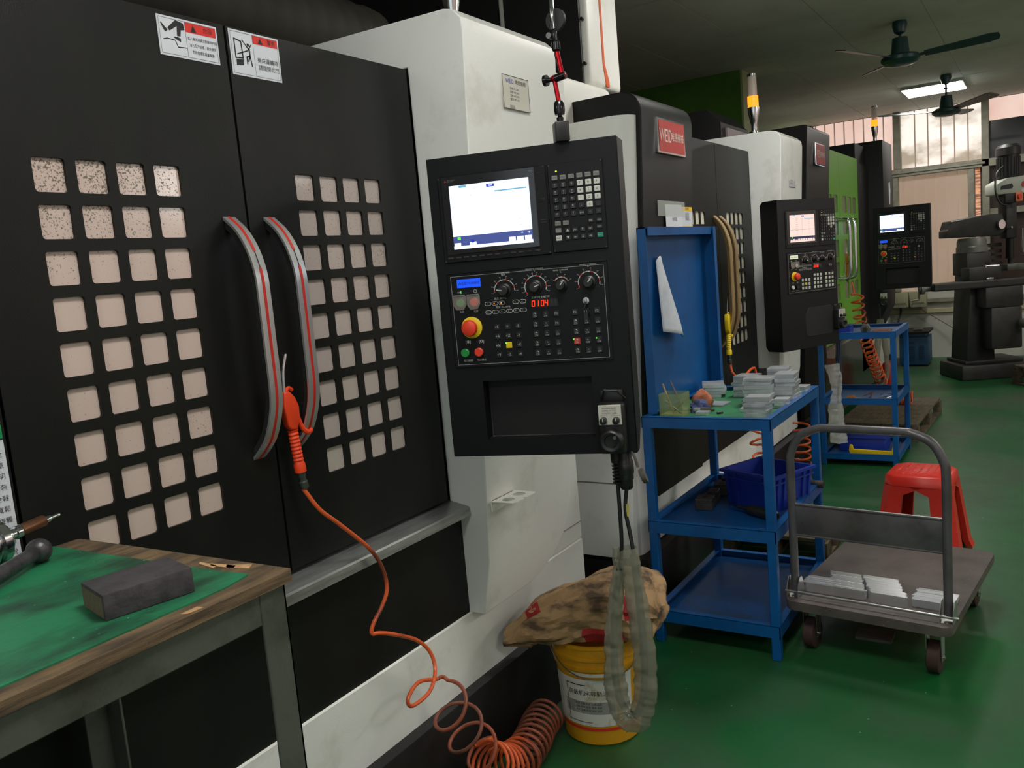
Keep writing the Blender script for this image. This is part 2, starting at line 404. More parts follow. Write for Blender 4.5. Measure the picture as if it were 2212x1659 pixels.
SILW = panel_glow('daylit_crinkled_sheet', rgb(255, 246, 234), rgb(150, 140, 120), 1.0, 2.2, (.42, .58), (1, .8, 1.6))
TANW = panel_glow('daylit_tan_panel', rgb(176, 156, 136), rgb(140, 112, 76), .62, .9, (.3, .7), (1, .6, .8))
GRNW = panel_glow('daylit_green_pane', rgb(216, 232, 190), rgb(150, 180, 120), 1.1)
BRIK = panel_glow('daylit_brick_gap', rgb(226, 160, 116), rgb(120, 70, 50), .9, 18, (.45, .55), (1, .3, 2))

m = MB(); m.box(X1, X1+.2, Y0, Y1, 0, .9); m.box(X1, X1+.2, Y0, .1, .9, 1.9); m.box(X1, X1+.2, 3.3, Y1, .9, CZ); m.box(X1, X1+.2, 1.73, 3.3, .9, 2.45)
struct(m.build('wall_far', WALLW, smooth=0))
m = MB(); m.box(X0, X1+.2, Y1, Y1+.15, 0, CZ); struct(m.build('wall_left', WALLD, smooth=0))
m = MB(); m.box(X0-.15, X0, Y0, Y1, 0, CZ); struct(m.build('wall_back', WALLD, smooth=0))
m = MB(); m.box(X0+.001, X0+.01, -3.2, 1.2, 1.1, 2.95); struct(m.build('window_17', glow('daylight_pane', (.86, .95, 1.0), .9), smooth=0))
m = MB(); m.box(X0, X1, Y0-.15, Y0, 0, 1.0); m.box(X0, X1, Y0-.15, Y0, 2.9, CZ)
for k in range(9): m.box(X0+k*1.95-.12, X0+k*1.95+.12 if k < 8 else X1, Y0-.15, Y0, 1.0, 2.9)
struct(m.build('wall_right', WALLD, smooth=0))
for k in range(8):
    m = MB(); m.box(X0+k*1.95+.12, X0+(k+1)*1.95-.12, Y0-.1, Y0-.06, 1.0, 2.45 if k == 4 else 2.9)
    o = m.build('window_%d' % (k+7), panel_glow('daylit_panel_%d' % k, rgb(236, 214, 204), rgb(214, 184, 170), .45), smooth=0); struct(o)
m = MB(); m.box(X0+4*1.95+.12, X0+5*1.95-.12, Y0-.1, Y0-.06, 2.46, 2.9); struct(m.build('window_18', glow('bright_transom', (1.0, .95, .9), 5.0), smooth=0))
# far wall glazing: frames, posts, ribbed translucent sheets
def sheet(name, y0, y1, z0, z1, mt, rib=.125, rm=ALD, depth=.012):
    m = MB(); m.box(X1+.05, X1+.06, y0, y1, z0, z1); m.mi = 1
    if rib:
        k = y0 + rib
        while k < y1-.02:
            m.box(X1+.05-depth, X1+.051, k-.008, k+.008, z0, z1); k += rib
    return struct(m.build(name, [mt, rm], smooth=0, loc=(X1+.05, (y0+y1)/2, z0)))
RIBM = mat('panel_seam', rgb(170, 150, 138), .5, emit=rgb(150, 128, 114), estr=.5)
sheet('window_1', 1.73, 2.76, 2.45, CZ, PINKW, rm=RIBM)
sheet('window_2', .70, 1.64, 2.53, CZ, SILW, .155, rm=RIBM)
sheet('window_3', -3.5, .62, 3.0, CZ, PINKW, 0)
sheet('window_4', -3.5, .62, 2.52, 3.0, DGL, 0)
sheet('window_5', .86, 1.72, .9, 2.43, TANW, .125, rm=RIBM)
sheet('window_6', 2.84, 3.3, 2.45, CZ, GRNW, 0)
sheet('window_15', .66, .78, .9, 2.43, BRIK, .055)
BRG = mat('brown_glass', rgb(58, 42, 36), .3)
sheet('window_16', -3.5, .62, 1.9, 2.43, BRG, 0)
sheet('window_19', .1, .62, .9, 1.82, BRG, 0)
nt_ = 0
def trim(x0, x1, y0, y1, z0, z1, mt=ALF):
    global nt_; nt_ += 1
    m = MB(); m.box(x0, x1, y0, y1, z0, z1, .006, 1); return struct(m.build('trim_%d' % nt_, mt))
trim(X1-.05, X1+.1, 1.64, 1.73, 2.53, CZ)
trim(X1-.07, X1+.1, .1, 1.75, 2.43, 2.53)
trim(X1-.09, X1-.05, .66, 1.75, 2.465, 2.50)
trim(X1-.07, X1+.1, .615, .70, .9, CZ)
trim(X1-.05, X1+.1, .785, .86, .9, 2.43)
trim(X1-.05, X1+.1, 1.68, 1.75, .9, 2.43)
trim(X1-.05, X1+.1, 2.76, 2.84, 2.45, CZ, ALD)
trim(X1-.06, X1+.1, .10, .17, 1.9, 2.43)
trim(X1-.05, X1+.1, .10, .62, 1.82, 1.9)
trim(X1-.06, X1+.02, -3.5, 1.9, .74, .80)
trim(X1-.03, X1, -3.5, 1.9, .60, .66, mat('conduit_cream', rgb(176, 168, 134), .5))
PILG = mat('pillar_green', rgb(74, 122, 34), .7, col2=rgb(58, 100, 28), scale=2)
PILP = mat('pillar_pale', rgb(150, 158, 110), .7)
m = MB(); m.box(7.98, 8.45, 2.37, 4.39, 0, CZ-.001); m.mi = 1; m.box(7.99, 8.44, 2.35, 2.369, 0, CZ-.001)
struct(m.build('wall_partition', [PILG, PILP], smooth=0))

# ---------------------------------------------------------------- ceiling lights
for i, (x, y) in enumerate(LP):
    lab = ('bright square ceiling light panel behind the small far fan', 'ceiling light panel over the aisle beside the second machine', 'ceiling light panel over the aisle beside the camera', 'ceiling light panel above the blue panelled cart', 'ceiling light panel behind the camera', 'ceiling light panel over the aisle by the milling machine', 'ceiling light panel nearest the right wall, behind the camera', 'ceiling light panel nearest the right wall, mid-room', 'ceiling light panel in the rear left corner')[i]
    t = thing('ceiling_light', lab, 'ceiling light', (x, y, CZ-.03), 'ceiling light panels')
    m = MB(); m.box(x-.31, x+.31, y-.31, y+.31, CZ-.028, CZ, .004, 1); m.build('light_frame', WALLW, t)
    m = MB(); m.box(x-.295, x+.295, y-.295, y+.295, CZ-.034, CZ-.0285); m.build('diffuser', LAMP, t, smooth=0)

# ---------------------------------------------------------------- ceiling fans
def fan(label, cx, cy, zc, rz, s=1.0):
    t = thing('ceiling_fan', label, 'fan', (cx, cy, CZ), 'ceiling fans')
    m = MB(); m.lathe([(.001, CZ-.001), (.05*s, CZ-.002), (.055*s, CZ-.03), (.04*s, CZ-.085), (.018, CZ-.1)], (cx, cy, 0)); m.build('ceiling_mount', TEAL, t)
    m = MB(); m.cyl((cx, cy, CZ-.09), (cx, cy, zc+.11), .011); m.cyl((cx, cy-.014, CZ-.14), (cx, cy+.022, CZ-.14), .01); m.build('down_rod', MILL, t)
    m = MB(); m.lathe([(.02, .13), (.055, .125), (.066, .02), (.068, .0), (.125, -.005), (.14, -.02), (.14, -.045), (.11, -.07), (.05, -.082), (.001, -.084)], (cx, cy, zc), n=32); m.build('motor_housing', TEAL, t)
    for k in range(3):
        a = rz + k*2*PI/3; T = Matrix.Translation((cx, cy, zc-.03)) @ Matrix.Rotation(a, 4, 'Z') @ Matrix.Rotation(math.radians(-3), 4, 'Y') @ Matrix.Rotation(math.radians(-14), 4, 'X')
        m = MB(); m.T = T; m.mi = 1; m.box(.12, .2, -.016, .016, -.004, .004); m.mi = 0
        m.prism([(.17, -.045), (.6, -.068), (.66, -.05), (.672, 0), (.66, .05), (.6, .068), (.17, .045)], -.003, .003, 'z'); m.build('blade', [TEAL, MILL], t)
    return t
fan('three-bladed dark green ceiling fan nearest the camera', 7.42, .954, 3.02, math.radians(150))
fan('smaller looking dark green ceiling fan hanging under the bright light panel', 10.25, .89, 2.93, math.radians(-135))

# ---------------------------------------------------------------- air duct behind the first machine
m = MB(); m.mi = 0
pts = []; prof = []
L = 3.58; N = 125
for i in range(N+1):
    x = -.9 + L*i/N; prof.append((.15 + (.006 if i % 3 == 0 else 0), x))
m.lathe(prof, (0, 2.27, 2.535), (1, 0, 0), n=28)
one(m, 'air_duct', mat('dark_flexible_duct', rgb(50, 49, 42), .65, spec=.25, col2=rgb(36, 35, 30), scale=4), 'dark ribbed air duct running behind the top of the nearest machine', 'duct', smooth=25)

# ================================================================ MACHINES
def hfront(z):   # the front of housings and towers leans out towards the top
    return 1.43 + (2.33 - z)*.0485
def grid_plate(m, x0, z0, cols, rows, px, pz, w_, h_, r, y, depth, cr=None):
    for i in range(cols):
        for j in range(rows):
            cx = x0+px*(i+.5); cz = z0+pz*(j+.5); loops = []
            for k, (sx, sz) in enumerate(((1,1),(-1,1),(-1,-1),(1,-1))):
                big = cr and ((sx == 1 and i == cols-1) or (sx == -1 and i == 0)) and ((sz == 1 and j == rows-1) or (sz == -1 and j == 0))
                rr = cr if big else r
                L = [(cx+sx*(w_/2-rr)+rr*math.cos(PI/2*k+PI/2*q/4), cz+sz*(h_/2-rr)+rr*math.sin(PI/2*k+PI/2*q/4)) for q in range(5)]
                loops.append(L)
            outer = [m.v((cx+sx*px/2, y, cz+sz*pz/2)) for sx, sz in ((1,1),(-1,1),(-1,-1),(1,-1))]
            inn = [[m.v((p[0], y, p[1])) for p in L] for L in loops]
            bk = [[m.v((p[0], y+depth, p[1])) for p in L] for L in loops]
            flat = [v for L in inn for v in L]; flatb = [v for L in bk for v in L]
            for k in range(4):
                for q in range(4): m.f([outer[k], inn[k][q], inn[k][q+1]])
                m.f([outer[k], inn[k][4], inn[(k+1) % 4][0], outer[(k+1) % 4]])
            n = len(flat)
            for q in range(n): m.f([flat[q], flatb[q], flatb[(q+1) % n], flat[(q+1) % n]])
def door(parent, x0, x1, z0, z1, gx0, gz0, cols, rows, px, pz, w_, h_, r, mt, pane, y=1.63, cr=None, name='door'):
    m = MB(); gx1 = gx0+cols*px; gz1 = gz0+rows*pz
    grid_plate(m, gx0, gz0, cols, rows, px, pz, w_, h_, r, y, .008, cr)
    m.poly([(x0, y, z0), (gx0, y, z0), (gx0, y, z1), (x0, y, z1)]); m.poly([(gx1, y, z0), (x1, y, z0), (x1, y, z1), (gx1, y, z1)])
    m.poly([(gx0, y, z0), (gx1, y, z0), (gx1, y, gz0), (gx0, y, gz0)]); m.poly([(gx0, y, gz1), (gx1, y, gz1), (gx1, y, z1), (gx0, y, z1)])
    for a, b_ in (((x0, z0), (x1, z0)), ((x1, z0), (x1, z1)), ((x1, z1), (x0, z1)), ((x0, z1), (x0, z0))):
        m.poly([(a[0], y, a[1]), (b_[0], y, b_[1]), (b_[0], y+.03, b_[1]), (a[0], y+.03, a[1])])
    m.poly([(x0, y+.03, z0), (x0, y+.03, z1), (x1, y+.03, z1), (x1, y+.03, z0)])
    bmesh.ops.remove_doubles(m.bm, verts=m.bm.verts, dist=1e-5)
    d = m.build(name, mt, parent, smooth=0)
    m = MB()
    for i in range(cols):
        for j in range(rows):
            cx = gx0+px*(i+.5); cz = gz0+pz*(j+.5); m.box(cx-w_/2-.004, cx+w_/2+.004, y+.007, y+.012, cz-h_/2-.004, cz+h_/2+.004)
    m.build('window_pane', pane, d, smooth=0)
    return d
def bow_handle(parent, cx, z0, z1, bulge, width, mats, y=1.63, inlay=True):
    h = z1-z0
    P = spline([(0, y-bulge*min(1, q[0]/.15), z0+h*q[1]) for q in ((0,0),(.045,.04),(.09,.094),(.128,.18),(.145,.25),(.15,.33),(.15,.5),(.15,.67),(.147,.755),(.13,.827),(.104,.887),(.062,.947),(0,1))], 5)
    m = MB()
    def sweep(wd, off, th, rng=None):
        prev = None
        for i, p in enumerate(P):
            if rng and not (rng[0] <= i/(len(P)-1) <= rng[1]): prev = None; continue
            t = (P[min(i+1, len(P)-1)]-P[max(i-1, 0)]).normalized(); nrm = Vector((0, -t.z, t.y))
            if nrm.y > 0: nrm = -nrm
            a = p+nrm*off; b_ = p-nrm*th
            r = [m.v((cx+sx*wd/2, q.y, q.z)) for sx, q in ((-1, a), (1, a), (1, b_), (-1, b_))]
            if prev:
                for k in range(4): m.f([prev[k], prev[(k+1) % 4], r[(k+1) % 4], r[k]])
            else: m.f(r)
            prev = r
        if prev: m.f(prev[::-1])
    m.mi = 0; sweep(width, 0, .006)
    m.mi = 1; sweep(width*.8, -.0055, .022)
    if inlay:
        m.mi = 2; sweep(width*.2, .0012, .002, (.0, .7)); sweep(width*.2, .0012, .002, (.78, 1.0))
        m.mi = 3; sweep(width*.06, .0008, .001, (0, 1))
    return m.build('handle', mats, parent, smooth=30)
def bevmod(o, w_=.008, seg=2, ang=40):
    b_ = o.modifiers.new('bevel', 'BEVEL'); b_.width = w_; b_.segments = seg; b_.limit_method = 'ANGLE'; b_.angle_limit = math.radians(ang)
    return o
def housing(parent, x0, x1, mt, ztop=2.40, name='operator_column', cut=True, zb=.528, lean=True):
    hf = hfront if lean else (lambda z: 1.45)
    m = MB(); prev = None
    W = x1-x0; NS = 14
    for i in range(NS+1):
        x = x0+W*i/NS; u = (x-x0)/W
        zz = zb
        if cut and u > .44: t = (u-.44)/.56; zz = zb + .25*(1-math.sqrt(max(0, 1-t*t)))
        zk = max(.71, zz+.001); fy = hf(.71)+.038*(zk-zz)/(.18)
        sec = [(fy, zz), (hf(zk), zk), (hf(1.2), 1.2), (hf(1.8), 1.8), (hf(ztop-.07), ztop-.07), (hf(ztop)+.008, ztop-.035), (hf(ztop)+.035, ztop-.008), (hf(ztop)+.07, ztop), (2.1, ztop+.008), (2.1, 2.262), (1.645, 2.262), (1.645, .9), (1.64, zz)]
        r = [m.v((x, p[0], p[1])) for p in sec]
        if prev:
            n = len(r)
            for k in range(n): m.f([prev[k], r[k], r[(k+1) % n], prev[(k+1) % n]])
        else: m.f(r)
        prev = r
    m.f(prev[::-1])
    return bevmod(m.build(name, mt, parent, smooth=35), .012, 3, 50)
def sticker(parent, name, x0, x1, z0, z1, y, draw, mats, th=.0012):
    m = MB(); m.box(x0, x1, y-th, y, z0, z1)
    draw(m, x0, x1, z0, z1, y-th-.0004)
    return m.build(name, mats, parent, smooth=0)
def rectl(m, x0, x1, z0, z1, y, t=.0008):
    for a in ((x0, x1, z0, z0+t), (x0, x1, z1-t, z1), (x0, x0+t, z0, z1), (x1-t, x1, z0, z1)): quad(m, *a, y)
def quad(m, x0, x1, z0, z1, y): m.poly([(x0, y, z0), (x1, y, z0), (x1, y, z1), (x0, y, z1)])
def pg(m, pts, y): m.poly([(p[0], y, p[1]) for p in pts])
def stroke(m, pts, w_, y):
    for a, b_ in zip(pts, pts[1:]):
        d = Vector((b_[0]-a[0], b_[1]-a[1])); n = Vector((-d.y, d.x)).normalized()*w_/2; d = d.normalized()*w_*.3
        pg(m, [(a[0]-d.x+n.x, a[1]-d.y+n.y), (a[0]-d.x-n.x, a[1]-d.y-n.y), (b_[0]+d.x-n.x, b_[1]+d.y-n.y), (b_[0]+d.x+n.x, b_[1]+d.y+n.y)], y)

# ---------------------------------------------------------------- first (nearest) machine
M1 = thing('machining_center', 'nearest black and white machining center with silver bow handles on its doors', 'machine', (1.0, 1.9, 0), 'machining centers in a row')
m = MB(); m.box(-.6, .795, 1.632, 1.70, .91, 2.25); m.build('fixed_panel', BLK, M1)
cell = dict(cols=4, rows=9, px=.088, pz=.09005, w_=.066, h_=.0665, r=.007)
d1 = door(M1, .80, 1.4235, .915, 2.25, .911, 1.1175, mt=BLK, pane=PANE, **cell)
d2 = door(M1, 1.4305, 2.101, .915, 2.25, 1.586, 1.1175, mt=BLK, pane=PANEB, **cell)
m = MB(); m.box(1.424, 1.430, 1.64, 1.66, .915, 2.25); m.build('door_seal', DARK, M1)
m = MB(); m.box(2.101, 2.129, 1.665, 1.70, .9, 2.26); m.box(-.6, 2.129, 1.665, 1.70, 2.2, 2.247); m.build('door_gap', DARK, M1)
HM = [SATIN, MILL, REDI, DARK]
bow_handle(d1, 1.371, 1.222, 1.806, .09, .036, HM)
bow_handle(d2, 1.494, 1.222, 1.806, .09, .036, HM)
def dr1(m, x0, x1, z0, z1, y):
    m.mi = 1; rectl(m, x0+.004, x1-.004, z0+.004, z1-.004, y); xm = x0+(x1-x0)*.45
    quad(m, xm, xm+.0008, z0+.004, z1-.004, y)
    m.mi = 2; quad(m, xm+.001, x1-.0048, z1-.026, z1-.005, y)
    m.mi = 1; cx = xm+.022; pg(m, [(cx-.008, z1-.024), (cx+.008, z1-.024), (cx, z1-.008)], y-.0003)
    m.mi = 3; m.text('危險', (xm+x1)/2+.018, z1-.0155, .013, y-.0003)
    m.mi = 1
    for k, s_ in enumerate(('進入機床時請注意機床內的', '油污及冷卻液，避免滑倒', '否則會導致嚴重傷害!')):
        m.text(s_, (xm+x1)/2, z0+.046-.0145*k, .0085, y, sx=.78)
    # leg slipping on a wet step
    ox, oz = x0+.008, z0+.01
    pg(m, [(ox+.060, oz+.066), (ox+.040, oz+.070), (ox+.017, oz+.050), (ox+.022, oz+.044), (ox+.042, oz+.057), (ox+.040, oz+.036), (ox+.049, oz+.036), (ox+.052, oz+.050), (ox+.062, oz+.052)], y)
    pg(m, [(ox+.000, oz+.058), (ox+.002, oz+.060), (ox+.012, oz+.050), (ox+.018, oz+.046), (ox+.012, oz+.040), (ox+.008, oz+.043)], y)
    pg(m, [(ox+.041, oz+.034), (ox+.049, oz+.032), (ox+.049, oz+.024), (ox+.040, oz+.027), (ox+.030, oz+.032), (ox+.034, oz+.034)], y)
    stroke(m, [(ox+.004, oz+.024), (ox+.014, oz+.027), (ox+.034, oz+.026), (ox+.038, oz+.016), (ox+.040, oz+.012), (ox+.064, oz+.014)], .0022, y)
sticker(d1, 'warning_sticker', 1.243, 1.402, 2.155, 2.240, 1.63, dr1, [STK, INK, INKR, INK])
def dr2(m, x0, x1, z0, z1, y):
    m.mi = 1; rectl(m, x0+.004, x1-.004, z0+.004, z1-.004, y); xm = x0+(x1-x0)*.46
    quad(m, xm, xm+.0008, z0+.004, z1-.004, y)
    m.mi = 2; quad(m, xm+.001, x1-.0048, z1-.024, z1-.005, y)
    m.mi = 1; cx = xm+.024; pg(m, [(cx-.008, z1-.022), (cx+.008, z1-.022), (cx, z1-.008)], y-.0003)
    m.mi = 3; m.text('警告', (xm+x1)/2+.018, z1-.0145, .013, y-.0003)
    m.mi = 1; m.text('機床運轉時', (xm+x1)/2+.001, z0+.043, .014, y, sx=.95); m.text('請關閉此門', (xm+x1)/2+.002, z0+.026, .014, y, sx=.95)
    ox, oz = x0+.012, z0+.022
    stroke(m, [(ox+.002, oz+.018), (ox+.002, oz+.062), (ox+.022, oz+.058), (ox+.024, oz+.020), (ox+.002, oz+.018)], .0035, y)
    pg(m, [(ox+.002, oz+.0), (ox+.024, oz+.003), (ox+.026, oz+.017), (ox+.003, oz+.015)], y)
    stroke(m, [(ox+.008, oz+.027), (ox+.042, oz+.040)], .003, y)
    stroke(m, [(ox+.026, oz+.062), (ox+.044, oz+.043), (ox+.052, oz+.054)], .003, y)
    stroke(m, [(ox+.046, oz+.044), (ox+.046, oz+.028), (ox+.040, oz+.014)], .0042, y)
    stroke(m, [(ox+.046, oz+.028), (ox+.036, oz+.024), (ox+.036, oz+.008)], .0036, y)
    stroke(m, [(ox+.046, oz+.028), (ox+.050, oz+.004)], .0036, y)
    cx, cz = ox+.043, oz+.053; pg(m, [(cx+.004*math.cos(a*PI/5), cz+.004*math.sin(a*PI/5)) for a in range(10)], y)
sticker(d2, 'warning_sticker', 1.437, 1.591, 2.141, 2.246, 1.63, dr2, [STK, INK, INKR, INK])
def dr3(m, x0, x1, z0, z1, y):
    m.mi = 1; quad(m, x0, x1, z1-.232, z1-.207, y)
    m.mi = 2; quad(m, x0, x1, z1-.235, z1-.232, y); quad(m, x0, x1, z1-.207, z1-.204, y)
    ls = ['注意安全', '请勿随意', '操作前說明', '检查安裝', '安全鞋', '穿著寬鬆', '部份接觸', '前送給瓦', '停掉主軸', '使用且依說', '否則導致', '嚴重傷害']
    for k, s_ in enumerate(ls): m.text(s_, x1-.006, z1-.262-.0205*k, .0125, y, align='RIGHT')
sticker(M1, 'safety_poster', .42, .789, 1.05, 1.63, 1.631, dr3, [STK, mat('poster_green', rgb(10, 140, 80), .5), INK])
# steel sill, lower panel, base
m = MB(); m.prism([(1.66, .908), (1.572, .890), (1.566, .886), (1.563, .862), (1.575, .860), (1.66, .860)], -.6, 2.1285, 'x'); m.build('sill', STEEL, M1, smooth=20)
m = MB(); m.box(-.6, 2.129, 1.606, 1.68, .52, .874); m.build('lower_panel', BLK, M1)
m = MB(); m.prism([(1.60, .285), (1.60, .525), (1.615, .535), (2.3, .535), (2.3, .285)], -.6, 2.92, 'x'); m.build('base_frame', WHT2, M1, smooth=20)
m = MB(); m.box(2.3, 2.92, 1.602, 2.3, .5355, 2.2); m.build('side_panel', WHT2, M1)
m = MB(); m.box(2.55, 2.92, 1.5988, 1.6, .6, .602); m.build('panel_seam', mat('seam_grime', rgb(110, 104, 84), .8), M1)
m = MB(); m.box(-.6, 2.9, 1.56, 2.3, .0, .295, .006); m.build('coolant_tank', BLKM, M1)
hs = housing(M1, 2.129, 2.685, WHT2)
m = MB(); m.box(-.6, 2.92, 1.70, 3.0, .3, 2.2); m.mi = 1; m.box(2.72, 3.3, 1.72, 2.6, 1.7, 2.43, .02); m.build('enclosure', [BLKM, WHT], M1)
def drn(m, x0, x1, z0, z1, y):
    m.mi = 1; rectl(m, x0, x1, z0, z1, y, .002)
    m.mi = 2; m.text('WEID', x0+.045, z1-.018, .02, y, sx=1.0)
    m.mi = 1; m.text('唯德機械', x0+.11, z1-.018, .016, y)
    for k in range(4): m.text('型號 VMC 850', x0+.07, z1-.04-.011*k, .009, y)
    m.text('||||||||||', x0+.05, z0+.009, .012, y)
    random.seed(3)
    m.mi = 1
nm = MB(); nm.box(2.329, 2.489, hfront(2.18)-.003, hfront(2.18)-.001, 2.131, 2.235); nm.mi = 0; drn(nm, 2.329, 2.489, 2.131, 2.235, hfront(2.18)-.0035)
nm.build('nameplate', [SILV, INK, mat('ink_blue', rgb(30, 70, 190), .5)], hs, smooth=0)
m = MB()     # cup bracket with two holes: strips around the openings
yb = hfront(.9)
def hole_plate(m, x0, x1, ya, yb_, z, holes, th=.003):
    # plate in xy with round holes cut by building ring fans per half
    n = 24; mid = (x0+x1)/2
    for (cx, cy, r), (a, b_) in zip(holes, ((x0, mid), (mid, x1))):
        sq = []
        for i in range(n):
            t = 2*PI*i/n; c, s_ = math.cos(t), math.sin(t)
            k = min(((b_-cx)/c if c > 1e-6 else ((a-cx)/c if c < -1e-6 else 9)), ((ya-cy)/s_ if s_ > 1e-6 else ((yb_-cy)/s_ if s_ < -1e-6 else 9)))
            sq.append((cx+c*k, cy+s_*k))
        for zz in (z, z-th):
            I = [m.v((cx+r*math.cos(2*PI*i/n), cy+r*math.sin(2*PI*i/n), zz)) for i in range(n)]; O = [m.v((p[0], p[1], zz)) for p in sq]
            for i in range(n): m.f([I[i], I[(i+1) % n], O[(i+1) % n], O[i]])
            if zz == z: I0, O0 = I, O
            else:
                for i in range(n): m.f([I0[i], I0[(i+1) % n], I[(i+1) % n], I[i]]); m.f([O0[i], O0[(i+1) % n], O[(i+1) % n], O[i]])
hole_plate(m, 2.15, 2.29, yb, yb-.09, .905, ((2.187, yb-.045, .021), (2.252, yb-.045, .021)))
m.box(2.15, 2.29, yb-.004, yb, .87, .905)
m.build('cup_bracket', WHT, hs, smooth=30)

def signal(label, x, y, z, lit=True, s=1.0):
    t = thing('signal_light', label, 'signal light', (x, y, z), 'signal lights on the machines')
    m = MB(); m.lathe([(.032, 0), (.032, .012), (.018, .016), (.018, .05), (.024, .075), (.034, .13), (.036, .165)], (x, y, z)); m.build('base', CHROME, t)
    m = MB(); m.lathe([(.034, .1655), (.034, .235)], (x, y, z)); m.build('amber_lens', G_AMB if lit else CLR, t)
    m = MB(); m.lathe([(.030, .2355), (.028, .36)], (x, y, z)); m.build('clear_tube', CLR, t)
    m = MB()
    for k in range(3): a = k*2.1; m.cyl((x+.012*math.cos(a), y+.012*math.sin(a), z+.236), (x+.012*math.cos(a), y+.012*math.sin(a), z+.36), .003)
    m.lathe([(.03, .3605), (.03, .375), (.026, .38)], (x, y, z)); m.build('cap', CHROME, t)
    return t
signal('brushed metal signal light base on top of the nearest white column', 2.36, 1.62, 2.402)

# ---------------------------------------------------------------- second machine
M2 = thing('machining_center', 'second black and white machining center with gold handles and a red badge', 'machine', (5.0, 1.9, 0), 'machining centers in a row')
gp = dict(cols=4, rows=9, px=.0857, pz=.0918, w_=.068, h_=.071, r=.004, cr=.022)
d3 = door(M2, 4.135, 4.920, .84, 2.26, 4.365, 1.05, mt=BLK, pane=PANE2, **gp)
d4 = door(M2, 4.925, 5.585, .84, 2.26, 5.073, 1.05, mt=BLK, pane=PANE2, **gp)
m = MB(); m.box(4.2, 5.64, 1.67, 1.72, .84, 2.25); m.box(4.916, 4.929, 1.64, 1.66, .84, 2.25); m.build('door_gap', DARK, M2)
HB = [BRASS, mat('gold_side', rgb(140, 116, 80), .4, .7), BRASS, BRASS]
bow_handle(d3, 4.862, 1.07, 1.845, .09, .042, HB, inlay=False)
bow_handle(d4, 4.965, 1.07, 1.845, .09, .042, HB, inlay=False)
# black tower with rounded top and inset white end panel
def tower(parent, x0, x1, zt, zb, y_off=0, mt=BLK, rad=.09, yb=2.6):
    hf = lambda z: hfront(z)+y_off
    sec = [(hf(zb), zb), (hf(1.4), 1.4), (hf(zt-rad), zt-rad)]
    for k in range(1, 6):
        a = PI/2*k/5; sec.append((hf(zt-rad)+rad*(1-math.cos(a)), zt-rad+rad*math.sin(a)))
    sec += [(yb, zt), (yb, zb)]
    m = MB(); m.prism(sec, x0, x1, 'x'); return bevmod(m.build('side_tower', mt, parent, smooth=40), .005)
tw = tower(M2, 3.505, 4.13, 2.352, .86, .04)
def white_end(parent, x0, x1, mt):
    m = MB(); R_ = .1; zs = [.262, .5, .9, 1.3, 1.7, 2.0, 2.245]; prev = None
    for z in zs:
        yf = 1.496 + (2.25-z)*.0484
        pts = [(x0, 2.4), (x0, yf+R_)] + [(x0+R_*(1-math.cos(a)), yf+R_*(1-math.sin(a))) for a in (PI/10*k for k in range(1, 6))] + [(x1, yf), (x1, 2.4)]
        r = [m.v((p[0], p[1], z)) for p in pts]
        if prev:
            n = len(r)
            for k in range(n): m.f([prev[k], r[k], r[(k+1) % n], prev[(k+1) % n]])
        else: m.f(r[::-1])
        prev = r
    m.f(prev); return m.build('end_cover', mt, parent, smooth=40)
white_end(M2, 3.42, 3.6, WHT2)
m = MB(); m.box(3.415, 3.43, 1.66, 2.3, .62, .6215); m.build('panel_seam', MATS['seam_grime'], M2)
m = MB(); m.prism([(1.60, .275), (1.585, .87), (1.7, .87), (2.3, .87), (2.3, .275)], 3.45, 4.30, 'x'); m.build('front_corner', WHT2, M2, smooth=20)
m = MB(); m.box(4.3005, 6.46, 1.605, 2.3, .275, .499); m.box(6.2, 6.46, 1.605, 2.3, .4995, 2.2); m.build('base_frame', WHT2, M2, smooth=20)
m = MB(); m.prism([(3.63, .83), (3.63, .53), (3.67, .50), (4.28, .50), (4.28, .83)], 1.573, 1.61, 'y'); m.box(4.301, 5.64, 1.59, 1.66, .50, .84); m.build('lower_panel', BLK, M2)
m = MB(); m.box(3.44, 6.46, 1.55, 2.3, 0, .265, .006); m.build('coolant_tank', BLKM, M2)
h2 = housing(M2, 5.64, 6.20, WHT2, 2.375)
nm = MB(); y_ = hfront(1.98)-.004; nm.box(5.84, 6.0, y_, y_+.003, 2.02, 2.15); nm.mi = 1; rectl(nm, 5.84, 6.0, 2.02, 2.15, y_-.0004, .003)
nm.text('唯德機械', 5.92, 2.13, .02, y_-.0005)
for k in range(4): nm.text('型號 VMC 850', 5.92, 2.105-.02*k, .013, y_-.0005)
nm.build('nameplate', [STK, INK], h2, smooth=0)
def badge(parent, x0, x1, z0, z1, y):
    m = MB(); m.mi = 0; m.box(x0, x1, y-.012, y, z0, z1, .002, 1); m.mi = 1; m.box(x0+.014, x1-.014, y-.0135, y-.0118, z0+.01, z1-.01); m.mi = 2
    w_ = x1-x0; m.text('WEID', x0+w_*.28, (z0+z1)/2, .085*w_/.34, y-.0142, sx=.72); m.text('唯德機械', x0+w_*.70, (z0+z1)/2, .046*w_/.34, y-.0142, sx=.85)
    return m.build('badge', [CHROME, REDPL, SILV], parent, smooth=20)
badge(tw, 3.672, 4.01, 2.094, 2.252, hfront(2.09)+.04)
def drw(m, x0, x1, z0, z1, y):
    m.mi = 1; quad(m, x0, x1, z1-.02, z1, y); quad(m, x0, x1, z0+.04, z0+.06, y)
    m.mi = 2; m.text('注意事项', (x0+x1)/2, z1-.01, .014, y-.0003); m.text('注意事项', (x0+x1)/2, z0+.05, .014, y-.0003)
    for k in range(6): m.text('机床运转时请注意', (x0+x1)/2, z1-.03-.0065*k, .0065, y)
yy = hfront(1.8)+.035
